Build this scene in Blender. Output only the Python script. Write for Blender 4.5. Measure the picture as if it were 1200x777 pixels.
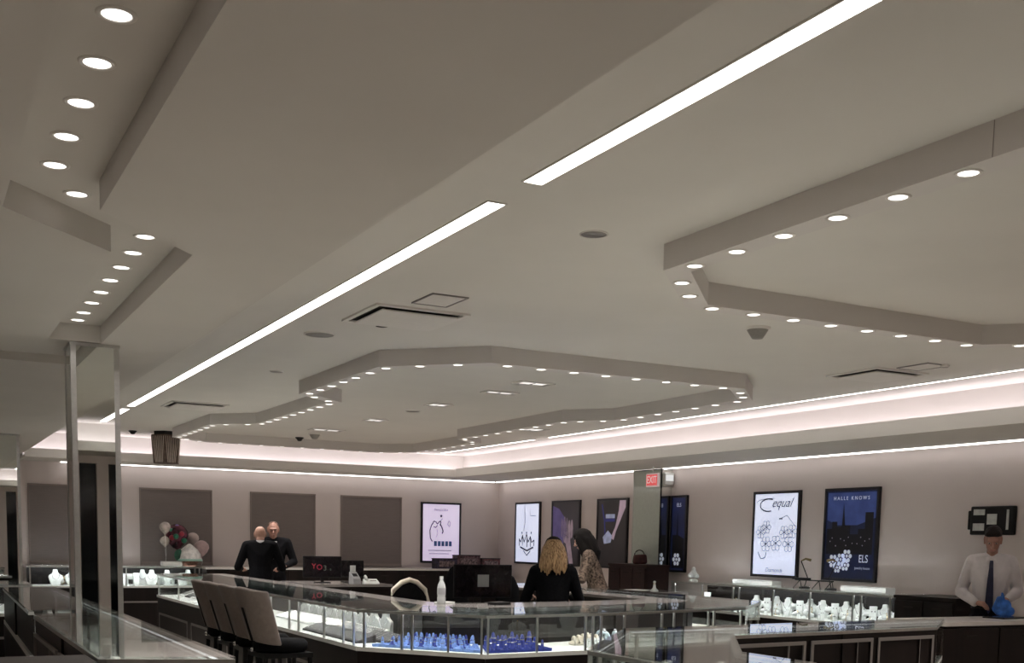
import bpy, bmesh, math, random
from mathutils import Vector, Matrix
random.seed(7)
R = math.radians
for o in list(bpy.data.objects): bpy.data.objects.remove(o)
S = bpy.context.scene
COL = S.collection

# ------------------------------------------------------------------ camera
cam = bpy.data.cameras.new('camera'); camo = bpy.data.objects.new('camera', cam); COL.objects.link(camo)
YAW, PITCH, ROLL, FPX, PPY = 0.488433614, -0.108721907, 0.0197825221, 1330.60446, 780.140622
fw = Vector((math.sin(YAW)*math.cos(PITCH), math.cos(YAW)*math.cos(PITCH), math.sin(PITCH)))
r0 = Vector((math.cos(YAW), -math.sin(YAW), 0)); u0 = r0.cross(fw)
rt = math.cos(ROLL)*r0 + math.sin(ROLL)*u0; up = rt.cross(fw)
camo.matrix_world = Matrix(((rt.x, up.x, -fw.x, 0), (rt.y, up.y, -fw.y, 0), (rt.z, up.z, -fw.z, 1.55), (0, 0, 0, 1)))
cam.sensor_width = 36; cam.lens = FPX/1200*36; cam.shift_y = (PPY-388.5)/1200; cam.clip_start = .05
S.camera = camo
# ------------------------------------------------------------------ world and exposure
w = bpy.data.worlds.new('world'); S.world = w; w.use_nodes = True
w.node_tree.nodes['Background'].inputs[0].default_value = (.05, .05, .055, 1); w.node_tree.nodes['Background'].inputs[1].default_value = 0.3
vs = S.view_settings; vs.view_transform = 'Standard'; vs.look = 'None'; vs.gamma = 1; vs.use_curve_mapping = False
vs.exposure = 0.0
STRIP_W, COVE_W, DOWN_W, WALL_W, CASE_W, BEAM_W = 9.0, 5.6, 3.0, 5.0, 22.0, 31.0     # lamp radiances
WARM = (1, .945, .89); PINK = (1, .895, .965); COOL = (.95, .98, 1)

# ------------------------------------------------------------------ materials
MATS = {}
def mat(name, col, rough=.5, metal=0, emit=None, es=0, noise=0, nscale=20, bump=0, bscale=60, spec=.5, trans=0, stretch=None, col2=None):
    if name in MATS: return MATS[name]
    m = bpy.data.materials.new(name); m.use_nodes = True; MATS[name] = m
    nt = m.node_tree; b = nt.nodes['Principled BSDF']
    b.inputs['Base Color'].default_value = (*col, 1); b.inputs['Roughness'].default_value = rough
    b.inputs['Metallic'].default_value = metal; b.inputs['Specular IOR Level'].default_value = spec
    if emit: b.inputs['Emission Color'].default_value = (*emit, 1); b.inputs['Emission Strength'].default_value = es
    if noise or col2:
        tc = nt.nodes.new('ShaderNodeTexCoord'); n = nt.nodes.new('ShaderNodeTexNoise'); n.inputs['Scale'].default_value = nscale; n.inputs['Detail'].default_value = 5
        src = tc.outputs['Object']
        if stretch:
            mp = nt.nodes.new('ShaderNodeMapping'); mp.inputs['Scale'].default_value = stretch; nt.links.new(src, mp.inputs[0]); src = mp.outputs[0]
        nt.links.new(src, n.inputs['Vector'])
        r = nt.nodes.new('ShaderNodeValToRGB'); a, c = r.color_ramp.elements[0], r.color_ramp.elements[1]
        a.position = .35; c.position = .65
        a.color = (*[x*(1-noise) for x in col], 1); c.color = (*(col2 or [min(1, x*(1+noise)) for x in col]), 1)
        nt.links.new(n.outputs['Fac'], r.inputs[0]); nt.links.new(r.outputs[0], b.inputs['Base Color'])
    if bump:
        n2 = nt.nodes.new('ShaderNodeTexNoise'); n2.inputs['Scale'].default_value = bscale; bp = nt.nodes.new('ShaderNodeBump'); bp.inputs['Strength'].default_value = bump
        bp.inputs['Distance'].default_value = .01
        nt.links.new(n2.outputs['Fac'], bp.inputs['Height']); nt.links.new(bp.outputs[0], b.inputs['Normal'])
    return m
def lamp_mat(name, col, strength):
    if name in MATS: return MATS[name]
    m = bpy.data.materials.new(name); m.use_nodes = True; MATS[name] = m; nt = m.node_tree
    nt.nodes.remove(nt.nodes['Principled BSDF']); e = nt.nodes.new('ShaderNodeEmission')
    e.inputs[0].default_value = (*col, 1); e.inputs[1].default_value = strength
    nt.links.new(e.outputs[0], nt.nodes['Material Output'].inputs[0]); return m
def glass_mat(name, tint, ior=1.5, rough=0.0):
    m = bpy.data.materials.new(name); m.use_nodes = True; MATS[name] = m; nt = m.node_tree
    nt.nodes.remove(nt.nodes['Principled BSDF'])
    f = nt.nodes.new('ShaderNodeFresnel'); ge = nt.nodes.new('ShaderNodeNewGeometry'); mr = nt.nodes.new('ShaderNodeMapRange')
    mr.inputs[3].default_value = ior; mr.inputs[4].default_value = 1/ior      # same reflectance on both sides of a thin pane
    nt.links.new(ge.outputs['Backfacing'], mr.inputs[0]); nt.links.new(mr.outputs[0], f.inputs[0])
    t = nt.nodes.new('ShaderNodeBsdfTransparent'); t.inputs[0].default_value = (*tint, 1)
    g = nt.nodes.new('ShaderNodeBsdfGlossy'); g.inputs[0].default_value = (.95, .97, .96, 1); g.inputs['Roughness'].default_value = rough
    mx = nt.nodes.new('ShaderNodeMixShader'); nt.links.new(f.outputs[0], mx.inputs[0]); nt.links.new(t.outputs[0], mx.inputs[1]); nt.links.new(g.outputs[0], mx.inputs[2])
    nt.links.new(mx.outputs[0], nt.nodes['Material Output'].inputs[0]); return m
M_SOFFIT = mat('soffit_shaded', (.645, .615, .575), .8, noise=.025, nscale=1.2)  # ceiling tone darkened: the soffit's shade is put into the colour
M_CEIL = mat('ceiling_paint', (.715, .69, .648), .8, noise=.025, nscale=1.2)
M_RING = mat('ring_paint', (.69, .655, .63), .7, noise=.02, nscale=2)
M_WALL = mat('wall_paint', (.77, .69, .67), .75, noise=.025, nscale=1.5)
M_FLOOR = mat('floor_tile', (.50, .45, .39), .35, noise=.08, nscale=3)
M_SHADE = mat('shade_fabric', (.235, .20, .192), .8, noise=.04, nscale=6, stretch=(1, 1, 12))
M_WOOD = mat('dark_wood', (.008, .0048, .0042), .42, spec=.25, noise=.35, nscale=12, stretch=(1, 1, .12))
M_INLAY = mat('grey_inlay', (.28, .26, .25), .4, .6)
M_DECK = mat('white_deck', (.82, .84, .82), .5, noise=.02)
M_STEEL = mat('brushed_steel', (.62, .62, .60), .28, 1, noise=.05, nscale=40)
M_CHROME = mat('chrome', (.75, .75, .74), .12, 1, noise=.03)
M_MIRROR = mat('mirror', (.80, .83, .80), .01, 1)
M_BLACK = mat('black_plastic', (.006, .006, .0065), .45, spec=.3, noise=.2)
M_BLACKF = mat('black_fabric', (.005, .005, .006), .9, spec=.15, noise=.3, nscale=60)
M_WHITE = mat('white_leatherette', (.80, .82, .80), .45, noise=.03)
M_CREAM = mat('cream_leather', (.72, .66, .56), .5, noise=.04)
M_TAUPE = mat('taupe_upholstery', (.25, .21, .19), .7, noise=.06, nscale=30)
M_BLUE = mat('blue_velvet', (.016, .034, .25), .6, noise=.2, nscale=30)
M_LBLUE = mat('light_blue_velvet', (.20, .33, .70), .6, noise=.2, nscale=30)
M_GLASS = glass_mat('clear_glass', (.972, .985, .978))
M_SPEAK = mat('speaker_mesh', (.30, .285, .265), .7, noise=.1, nscale=200)
M_VENT = mat('vent_metal', (.74, .71, .67), .5, noise=.02)
M_DARK = mat('duct_dark', (.02, .017, .014), .9, noise=.2)
M_STRIP = lamp_mat('strip_lamp', WARM, STRIP_W)
M_COVE = lamp_mat('cove_lamp', PINK, COVE_W)
M_DOWN = lamp_mat('downlight_lamp', WARM, DOWN_W)
M_WSTRIP = lamp_mat('wall_strip_lamp', (1, .95, .92), WALL_W)
M_CASEL = lamp_mat('case_lamp', COOL, CASE_W); M_CASEB = lamp_mat('wall_case_lamp', COOL, CASE_W*2.2); M_CASED = lamp_mat('dim_case_lamp', COOL, 2.0)

# ------------------------------------------------------------------ mesh helpers
class MB:
    def __init__(s): s.v = []; s.f = []
    def add(s, vs, fs):
        n = len(s.v); s.v += [tuple(v) for v in vs]; s.f += [tuple(i+n for i in f) for f in fs]; return s
    def box(s, x0, x1, y0, y1, z0, z1):
        return s.add([(x0,y0,z0),(x1,y0,z0),(x1,y1,z0),(x0,y1,z0),(x0,y0,z1),(x1,y0,z1),(x1,y1,z1),(x0,y1,z1)],
                     [(0,3,2,1),(4,5,6,7),(0,1,5,4),(1,2,6,5),(2,3,7,6),(3,0,4,7)])
    def cbox(s, c, d): return s.box(c[0]-d[0]/2, c[0]+d[0]/2, c[1]-d[1]/2, c[1]+d[1]/2, c[2]-d[2]/2, c[2]+d[2]/2)
    def prism(s, poly, z0, z1):
        a = sum(poly[i][0]*poly[(i+1)%len(poly)][1]-poly[(i+1)%len(poly)][0]*poly[i][1] for i in range(len(poly)))
        if a < 0: poly = poly[::-1]
        n = len(poly)
        return s.add([(x,y,z0) for x,y in poly]+[(x,y,z1) for x,y in poly],
                     [tuple(range(n))[::-1], tuple(range(n,2*n))]+[(i,(i+1)%n,n+(i+1)%n,n+i) for i in range(n)])
    def tube(s, pts, r, n=8, closed=False):
        pts = [Vector(p) for p in pts]; rings = []; k = len(pts)
        rr = r if isinstance(r, (list, tuple)) else [r]*k
        for i, p in enumerate(pts):
            a = pts[(i-1)%k] if (i > 0 or closed) else p; b = pts[(i+1)%k] if (i < k-1 or closed) else p
            d = (b-a).normalized(); q = d.orthogonal().normalized() if abs(d.z) > .9 else d.cross(Vector((0,0,1))).normalized(); t = d.cross(q)
            rings.append([p+rr[i]*(math.cos(2*math.pi*j/n)*q+math.sin(2*math.pi*j/n)*t) for j in range(n)])
        vs = [v for g in rings for v in g]; fs = []
        for i in range(k if closed else k-1):
            for j in range(n): fs.append((i*n+j, i*n+(j+1)%n, ((i+1)%k)*n+(j+1)%n, ((i+1)%k)*n+j))
        if not closed: fs += [tuple(range(n))[::-1], tuple(range((k-1)*n, k*n))]
        return s.add(vs, fs)
    def lathe(s, prof, n=20, c=(0,0,0), sx=1, sy=1, caps=True):
        vs = []; fs = []
        for r, z in prof:
            for j in range(n): vs.append((c[0]+sx*r*math.cos(2*math.pi*j/n), c[1]+sy*r*math.sin(2*math.pi*j/n), c[2]+z))
        for i in range(len(prof)-1):
            for j in range(n): fs.append((i*n+j, i*n+(j+1)%n, (i+1)*n+(j+1)%n, (i+1)*n+j))
        if caps: fs += [tuple(range(n))[::-1], tuple(range((len(prof)-1)*n, len(prof)*n))]
        return s.add(vs, fs)
    def ball(s, c, r, n=12, m=8):
        r = r if isinstance(r, (list, tuple)) else (r, r, r)
        prof = [(math.sin(math.pi*i/m), -math.cos(math.pi*i/m)) for i in range(m+1)]; prof[0] = (.001, -1); prof[-1] = (.001, 1)
        b = MB().lathe(prof, n); return s.add([(c[0]+v[0]*r[0], c[1]+v[1]*r[1], c[2]+v[2]*r[2]) for v in b.v], b.f)
    def xf(s, M): s.v = [tuple(M @ Vector(v)) for v in s.v]; return s
    def mesh(s, name, m, smooth=False):
        me = bpy.data.meshes.new(name); me.from_pydata(s.v, [], s.f); me.materials.append(m)
        if smooth: me.polygons.foreach_set('use_smooth', [True]*len(me.polygons))
        me.update(); return me
    def build(s, name, m, parent=None, smooth=False, label=None, bevel=0):
        o = bpy.data.objects.new(name, s.mesh(name, m, smooth)); COL.objects.link(o); o.parent = parent
        if label: o['label'] = label
        if bevel:
            b = o.modifiers.new('bevel', 'BEVEL'); b.width = bevel; b.segments = 2; b.limit_method = 'ANGLE'
        return o
def tag(o, label, cat, group=None):
    o['label'] = label; o['category'] = cat
    if group: o['group'] = group
    return o
def thing(name, label, cat, loc=(0,0,0), rz=0, group=None):
    o = bpy.data.objects.new(name, None); COL.objects.link(o); o.location = loc; o.rotation_euler = (0,0,rz); o.empty_display_size = .1
    return tag(o, label, cat, group)
def struct(name, mb, m, label=None, parent=None, smooth=False):
    o = mb.build(name, m, parent, smooth)
    if parent is None: o['kind'] = 'structure'
    if label: o['label'] = label
    return o
def copy_tree(o, parent=None):
    c = o.copy(); COL.objects.link(c); c.parent = parent
    for ch in list(o.children): copy_tree(ch, c)
    return c
def text(name, s, size, m, parent, loc, rot, label=None, extrude=.0008, align='CENTER', shear=0, sx=1):
    cu = bpy.data.curves.new(name, 'FONT'); cu.body = s; cu.size = size; cu.align_x = align; cu.align_y = 'CENTER'; cu.extrude = extrude; cu.shear = shear
    t = bpy.data.objects.new(name, cu); COL.objects.link(t)
    dg = bpy.context.evaluated_depsgraph_get(); me = bpy.data.meshes.new_from_object(t.evaluated_get(dg)); bpy.data.objects.remove(t)
    me.materials.clear(); me.materials.append(m)
    o = bpy.data.objects.new(name, me); COL.objects.link(o); o.parent = parent; o.location = loc; o.rotation_euler = rot; o.scale = (sx, 1, 1)
    if label: o['label'] = label
    return o

# ------------------------------------------------------------------ the room
XR, YB, ZC = 9.238, 18.0, 2.95
P, Q, ZCH = 2.65, 2.60, 2.75
XL, YF = -3.0, -1.9
struct('floor', MB().box(XL-.1, XR+.1, YF-.1, YB+.1, -.1, 0), M_FLOOR)
struct('wall_back', MB().box(XL, XR+.2, YB, YB+.15, 0, 3.1), M_WALL)
struct('wall_right', MB().box(XR, XR+.15, YF, YB, 0, 3.1), M_WALL)
struct('wall_left', MB().box(XL-.15, XL, YF, YB, 0, 3.1), M_WALL)
OPEN = ((2.04, 2.26), (2.41, 3.3), (3.45, 4.6), (4.9, 6.4), (6.7, 8.0))
fwl = MB(); fwl.box(XL, 2.04, YF-.15, YF, 0, 3.1); fwl.box(8.0, XR+.2, YF-.15, YF, 0, 3.1); fwl.box(2.04, 8.0, YF-.15, YF, 2.48, 3.1)
for i in range(4): fwl.box(OPEN[i][1], OPEN[i+1][0], YF-.15, YF, 0, 2.48)
struct('wall_front', fwl, M_WALL)
M_NIGHT = mat('night_glass', (.006, .007, .009), .08, noise=.1)
for i, (a, b) in enumerate(OPEN):
    struct('door_%d' % (i+1), MB().box(a, b, YF-.10, YF-.08, 0, 2.48), M_NIGHT, 'dark glass shopfront door')
struct('ceiling', MB().box(1.4, 8.25, YF+.6, 17.4, ZC, ZC+.12), M_CEIL)
# low soffit on the left with a recessed zigzag light channel
sof = MB()
sof.prism([(XL,YF),(.322,YF),(.322,4.367),(.742,4.818),(.745,7.75),(XL,7.75)], P, ZCH)
sof.prism([(.619,YF),(1.49,YF),(1.49,7.75),(1.03,7.75),(1.03,4.695),(.619,4.241)], P, ZCH)
sof.prism([(.745,7.125),(1.03,7.125),(1.03,7.75),(.745,7.75)], P+.003, ZCH)
sof.box(XL, 1.49, YF, 7.75, ZCH, ZC+.1)
sof.prism([(.97,7.75),(1.49,7.75),(1.46,YB),(1.13,YB),(1.13,8.6)], P, ZC+.1)
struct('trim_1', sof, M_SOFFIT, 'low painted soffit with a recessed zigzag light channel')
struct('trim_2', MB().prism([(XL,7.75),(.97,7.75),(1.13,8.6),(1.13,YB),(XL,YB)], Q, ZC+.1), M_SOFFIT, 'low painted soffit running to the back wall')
# perimeter cove: fascia, trough floor and recess wall
cv = MB(); cv.box(7.95, XR, YF, YB, 2.58, 2.61); cv.box(7.95, 7.975, YF, 17.05, 2.61, 2.715)
struct('trim_3', cv, M_CEIL, 'right perimeter light cove fascia')
struct('trim_4', MB().box(8.25, 8.30, YF, YB, 2.61, 3.1), M_CEIL, 'right cove recess wall')
cv = MB(); cv.box(1.45, 7.95, 17.05, YB, 2.58, 2.61); cv.box(1.45, 7.975, 17.05, 17.075, 2.61, 2.70)
struct('trim_5', cv, M_CEIL, 'back perimeter light cove fascia')
struct('trim_6', MB().box(1.45, 8.25, 17.4, 17.45, 2.61, 3.1), M_CEIL, 'back cove recess wall')
cv = MB(); cv.box(1.49, 7.95, YF, YF+.95, 2.58, 2.61); cv.box(1.49, 7.975, YF+.925, YF+.95, 2.61, 2.70)
struct('trim_9', cv, M_CEIL, 'front perimeter light cove fascia')
struct('trim_10', MB().box(1.49, 8.25, YF+.55, YF+.6, 2.61, 3.1), M_CEIL, 'front cove recess wall')
tag(MB().box(1.55, 8.05, YF+.64, YF+.76, 2.612, 2.625).build('cove_light', M_COVE), 'hidden light strip in the cove above the shopfront doors', 'light')
tag(MB().box(8.10, 8.22, YF+.05, 17.2, 2.612, 2.625).build('cove_light', M_COVE), 'hidden light strip in the cove along the right wall', 'light')
tag(MB().box(1.5, 8.05, 17.24, 17.36, 2.612, 2.625).build('cove_light', M_COVE), 'hidden light strip in the cove along the back wall', 'light')
# wall wash strips in the joint between cove and wall
tag(MB().box(XR-.145, XR-.12, YF+.1, YB-.16, 2.566, 2.579).build('wall_strip_light', M_WSTRIP), 'thin linear light along the top of the right wall', 'light')
tag(MB().box(2.0, XR-.16, YB-.145, YB-.12, 2.566, 2.579).build('wall_strip_light', M_WSTRIP), 'thin linear light along the top of the back wall', 'light')
# flush linear ceiling lights
def strip(x, y0, y1, hw, label):
    t = thing('linear_ceiling_light', label, 'light', (x, y0, ZC))
    MB().box(-hw, hw, 0, y1-y0, -.004, 0).build('diffuser', M_STRIP, t)
    f = MB(); f.box(-hw-.006, -hw, -.006, y1-y0+.006, -.006, 0); f.box(hw, hw+.006, -.006, y1-y0+.006, -.006, 0)
    f.box(-hw, hw, -.006, 0, -.006, 0); f.box(-hw, hw, y1-y0, y1-y0+.006, -.006, 0)
    f.build('trim_frame', M_VENT, t)
strip(2.207, 4.37, 13.18, .040, 'long white linear ceiling light running above the stools to the mirrored pillar')
strip(2.207, -.9, 4.06, .040, 'white linear ceiling light at top centre nearest the camera')
strip(2.207, 13.5, 16.9, .040, 'short linear ceiling light behind the mirrored pillar')
strip(7.635, -.9, 13.45, .020, 'long thin linear ceiling light beside the right cove')
strip(7.635, 13.84, 16.95, .020, 'short thin linear ceiling light near the back corner')

# ------------------------------------------------------------------ dropped light rings
RING_M = [(3.21,8.17),(3.21,10.08),(3.62,10.50),(3.615,13.05),(3.187,13.45),(3.187,15.52),(3.62,15.97),(6.22,16.07),(6.665,15.68),(6.665,13.66),(6.25,13.22),(6.24,10.62),(6.60,10.18),(6.57,8.08),(6.06,7.553),(3.79,7.553)]
RING_R = [(3.24,4.52),(3.80,5.11),(5.99,5.125),(6.50,4.62),(6.52,2.6),(6.1,2.1),(6.1,-.4),(3.62,-.4),(3.62,1.9),(3.24,2.35)]
def offset(poly, d):
    n = len(poly); out = []
    for i in range(n):
        a, b, c = Vector(poly[i-1]), Vector(poly[i]), Vector(poly[(i+1)%n])
        e1, e2 = (b-a).normalized(), (c-b).normalized(); n1, n2 = Vector((e1.y, -e1.x)), Vector((e2.y, -e2.x))
        k = (n1+n2)/max(.3, 1+n1.dot(n2)); out.append(tuple(b+d*k))
    return out
def area(p): return sum(p[i][0]*p[(i+1)%len(p)][1]-p[(i+1)%len(p)][0]*p[i][1] for i in range(len(p)))/2
def ring(name, poly, hw, z0, z1, label):
    if area(poly) < 0: poly = poly[::-1]
    o, i = offset(poly, hw), offset(poly, -hw); n = len(poly); mb = MB()
    mb.add([(x,y,z0) for x,y in o]+[(x,y,z0) for x,y in i]+[(x,y,z1) for x,y in o]+[(x,y,z1) for x,y in i],
           [f for k in range(n) for f in ((k, n+k, n+(k+1)%n, (k+1)%n), (2*n+k, 2*n+(k+1)%n, 3*n+(k+1)%n, 3*n+k), (k, (k+1)%n, 2*n+(k+1)%n, 2*n+k), (n+k, 3*n+k, 3*n+(k+1)%n, n+(k+1)%n))])
    return struct(name, mb, M_RING, label)
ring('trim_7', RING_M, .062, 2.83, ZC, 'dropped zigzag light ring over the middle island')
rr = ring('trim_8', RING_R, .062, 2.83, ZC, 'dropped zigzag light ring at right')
MB().box(3.1765, 3.1785, 2.70, 2.703, 2.832, 2.948).build('panel_joint', mat('joint', (.35, .32, .3), .9), rr)
DL_T = MB().lathe([(.036,0),(.036,-.004),(.046,-.004),(.048,0)], 20, caps=False).mesh('trim_ring', M_VENT, True)
DL_L = MB().lathe([(.001,-.002),(.034,-.002),(.034,0),(.001,0)], 18).mesh('lens', M_DOWN)
def downlight(x, y, z, label, group):
    t = thing('downlight', label, 'downlight', (x, y, z), 0, group)
    for nm, me in (('trim_ring', DL_T), ('lens', DL_L)):
        o = bpy.data.objects.new(nm, me); COL.objects.link(o); o.parent = t
    b = bpy.data.objects.new('beam', BEAM); COL.objects.link(b); b.parent = t; b.location = (0, 0, -.008)
BEAM = bpy.data.lights.new('beam', 'SPOT'); BEAM.energy = BEAM_W; BEAM.spot_size = R(104); BEAM.spot_blend = .9; BEAM.shadow_soft_size = .03; BEAM.color = WARM
M_PTS = [(3.925,7.553),(3.60,7.71),(3.395,7.935),(3.222,8.179),(3.21,8.482),(3.21,8.80),(3.21,9.096),(3.21,9.391),(3.21,9.692),(3.21,9.99),(3.33,10.22),(3.53,10.42),(3.62,10.66),(3.62,10.95),(3.62,11.24),(3.62,11.53),(3.617,11.82),(3.615,12.11),(3.615,12.41),(3.61,12.69),(3.61,12.98),(3.49,13.15),(3.29,13.34),(3.187,13.57),(3.187,13.88),(3.187,14.19),(3.187,14.48),(3.187,14.78),(3.187,15.09),(3.187,15.40),(3.34,15.68),(3.56,15.91),(3.86,15.98),(4.14,15.99),(4.44,16.0),(4.74,16.01),(5.04,16.02),(5.34,16.035),(5.64,16.045),(5.94,16.06),(6.25,16.03),(6.48,15.85),(6.66,15.60),(6.665,15.30),(6.665,15.0),(6.665,14.70),(6.665,14.39),(6.665,14.08),(6.66,13.78),(6.53,13.52),(6.33,13.31),(6.25,13.15),(6.25,12.85),(6.25,12.56),(6.25,12.25),(6.25,11.95),(6.245,11.62),(6.245,11.30),(6.24,11.0),(6.25,10.69),(6.34,10.50),(6.50,10.30),(6.60,10.06),(6.597,9.75),(6.59,9.436),(6.584,9.127),(6.574,8.81),(6.57,8.50),(6.57,8.19),(6.417,7.92),(6.215,7.71),(5.91,7.553),(5.625,7.553),(5.345,7.553),(5.06,7.553),(4.78,7.553),(4.494,7.553),(4.21,7.553)]
ORD = 'first second third fourth fifth sixth seventh eighth ninth tenth eleventh twelfth'.split()
def light_run(pts, z, where, group, start='from its near end'):
    for n_, (x, y) in enumerate(pts): downlight(x, y, z, '%s downlight %s in the %s' % (ORD[n_], start, where), group)
GM = 'downlights of the middle ring'
light_run([M_PTS[0]]+M_PTS[:70:-1], 2.83, 'front leg of the middle ring', GM, 'from the left')
for a_, b_, nm_ in ((1, 4, 'front left corner'), (4, 10, 'near left leg'), (10, 12, 'near left notch'), (12, 21, 'middle left leg'), (21, 23, 'far left notch'), (23, 30, 'far left leg'), (30, 32, 'back left corner')):
    light_run(M_PTS[a_:b_], 2.83, nm_+' of the middle ring', GM)
light_run(M_PTS[32:40], 2.83, 'back leg of the middle ring', GM, 'from the left')
for a_, b_, nm_ in ((40, 43, 'back right corner'), (43, 49, 'far right leg'), (49, 51, 'far right notch'), (51, 60, 'middle right leg'), (60, 62, 'near right notch'), (62, 69, 'near right leg'), (69, 71, 'front right corner')):
    light_run(M_PTS[a_:b_][::-1], 2.83, nm_+' of the middle ring', GM)
R_PTS = [(3.24,2.235),(3.24,2.54),(3.235,2.846),(3.24,3.163),(3.243,3.473),(3.243,3.783),(3.243,4.085),(3.245,4.39),(3.40,4.70),(3.61,4.92),(3.90,5.105),(4.189,5.108),(4.477,5.11),(4.761,5.112),(5.048,5.115),(5.329,5.118),(5.619,5.12),(5.896,5.12),(6.174,4.95),(6.37,4.75),(6.505,4.45),(6.51,4.15),(6.51,3.85),(6.515,3.55),(6.515,3.25),(6.52,2.95)]
GR = 'downlights of the right ring'
light_run(R_PTS[:8], 2.83, 'left leg of the right ring', GR); light_run(R_PTS[8:10], 2.83, 'left corner of the right ring', GR)
light_run(R_PTS[10:18], 2.83, 'far leg of the right ring', GR, 'from the left'); light_run(R_PTS[18:20], 2.83, 'right corner of the right ring', GR, 'from the left'); light_run(R_PTS[20:], 2.83, 'right leg of the right ring', GR, 'from its far end')
light_run([(.468,2.29),(.468,2.60),(.469,2.903),(.469,3.213),(.469,3.524),(.467,3.835),(.467,4.143),(.572,4.445)], ZCH, 'upper leg of the left ceiling channel', 'downlights of the upper left channel')
light_run([(.89,4.914),(.894,5.216),(.894,5.523),(.892,5.824),(.893,6.132),(.892,6.436),(.89,6.743),(.89,6.99)], ZCH, 'lower leg of the left ceiling channel', 'downlights of the lower left channel')

# ------------------------------------------------------------------ ceiling fittings
def diffuser(x, y, s, label, rz=0, glow=False):
    t = thing('ceiling_vent', label, 'vent', (x, y, ZC), rz); h = s/2
    MB().box(-h+.03, h-.03, -h+.03, h-.03, -.002, 0).build('duct_opening', M_DARK, t)
    f = MB()
    for a, b in ((h-.03, h), (-h, -h+.03)): f.box(a, b, -h, h, -.012, 0); f.box(-h+.03, h-.03, a, b, -.012, 0)
    f.build('frame', M_VENT, t)
    MB().prism([(-h+.06,-h+.06),(h-.06,-h+.06),(h-.06,h-.06),(-h+.06,h-.06)], -.028, -.016).build('face_panel', M_VENT, t, bevel=.006)
diffuser(2.825, 6.85, .62, 'square ceiling vent between the long linear light and the middle ring')
diffuser(6.95, 6.91, .56, 'square ceiling vent beside the right linear light')
diffuser(2.79, 12.68, .60, 'square ceiling vent far down beside the long linear light')
def access(x, y, label):
    t = thing('access_panel', label, 'panel', (x, y, ZC))
    MB().box(-.10, .10, -.14, .14, -.006, 0).build('cover', M_VENT, t); b = MB()
    b.box(-.115, .115, -.155, -.145, -.008, 0); b.box(-.115, .115, .145, .155, -.008, 0); b.box(-.115, -.105, -.145, .145, -.008, 0); b.box(.105, .115, -.145, .145, -.008, 0)
    b.build('rim', M_INLAY, t)
access(2.80, 6.26, 'small ceiling hatch behind the square vent near the linear light')
access(6.93, 6.42, 'small ceiling hatch beside the vent at right')
def disc(name, x, y, r, label, cat, m, d=.008):
    t = thing(name, label, cat, (x, y, ZC))
    MB().lathe([(.001,-d),(r*.88,-d),(r*.9,-d*.6),(r*.9,0)], 28, caps=False).build('grille', m, t, True)
    MB().lathe([(r*.9,-d*1.1),(r,-d*.9),(r,0)], 28, caps=False).build('rim', M_VENT, t, True)
disc('ceiling_speaker', 2.558, 7.74, .11, 'round grey ceiling speaker left of the middle ring', 'speaker', M_SPEAK)
disc('ceiling_sensor', 2.813, 9.66, .06, 'small round ceiling cap behind the grey speaker', 'sensor', M_SPEAK)
disc('ceiling_speaker', 4.924, 11.69, .08, 'small round dark speaker inside the middle ring', 'speaker', M_SPEAK)
disc('ceiling_sensor', 2.805, 7.20, .045, 'small dark round cap beside the square vent', 'sensor', M_DARK)
disc('ceiling_sensor', 2.805, 4.568, .065, 'flat round sprinkler cap between linear light and right ring', 'sprinkler', M_INLAY, .004)
disc('ceiling_sensor', 6.99, 6.26, .03, 'tiny sprinkler cap near the right linear light', 'sprinkler', M_CHROME, .02)
def panel_light(x, y, sx, sy, label):      # recessed fixture with lit slots and a dark louvre
    t = thing('recessed_fixture', label, 'light', (x, y, ZC))
    MB().box(-sx/2, sx/2, -sy/2, sy/2, -.004, 0).build('housing', M_INLAY, t)
    f = MB()
    for a, b in ((-sx/2-.02, -sx/2), (sx/2, sx/2+.02)): f.box(a, b, -sy/2-.02, sy/2+.02, -.012, 0)
    for a, b in ((-sy/2-.02, -sy/2), (sy/2, sy/2+.02)): f.box(-sx/2, sx/2, a, b, -.012, 0)
    f.build('frame', M_VENT, t)
    for k in (-.22, .22): MB().box(k*sx-.16*sx, k*sx+.16*sx, -sy*.3, sy*.3, -.008, -.004).build('lens', M_FIX, t)
M_FIX = lamp_mat('fixture_lamp', WARM, 1.1)
panel_light(4.93, 12.84, .20, .22, 'small lit square fixture inside the middle ring towards the far end')
panel_light(4.91, 10.98, .20, .20, 'small lit square fixture inside the middle ring beside the dark speaker')
panel_light(4.98, 9.72, .30, .12, 'narrow lit fixture inside the middle ring at its centre')
panel_light(4.94, 9.0, .30, .16, 'widest lit fixture inside the middle ring nearest the front')
panel_light(4.86, 14.4, .40, .2, 'lit fixture inside the middle ring nearest the back wall')
panel_light(6.93, 12.62, .28, .28, 'bluish lit square fixture beside the right leg of the middle ring')
def dome(x, y, z, r, label, m=M_SPEAK):
    t = thing('ceiling_dome', label, 'detector', (x, y, z))
    MB().lathe([(r,0),(r,-.012),(r*.92,-.016),(.001,-.016)], 24, caps=False).build('base', M_VENT if m is M_SPEAK else m, t, True)
    MB().lathe([(r*.85,-.014),(r*.62,-r*.55),(r*.42,-r*.85),(r*.1,-r*.9),(.001,-r*.9)], 24, caps=False).build('cone', m, t, True)
dome(4.876, 5.90, ZC, .082, 'grey cone shaped detector between the two ceiling rings')
dome(4.90, 15.03, ZC, .085, 'grey cone shaped detector inside the middle ring near the back')
dome(4.915, 15.75, ZC, .06, 'small black camera dome at the far end of the middle ring', M_BLACK)
dome(2.75, 16.3, ZC, .055, 'small black camera dome beside the hanging patterned drum', M_BLACK)
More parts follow.
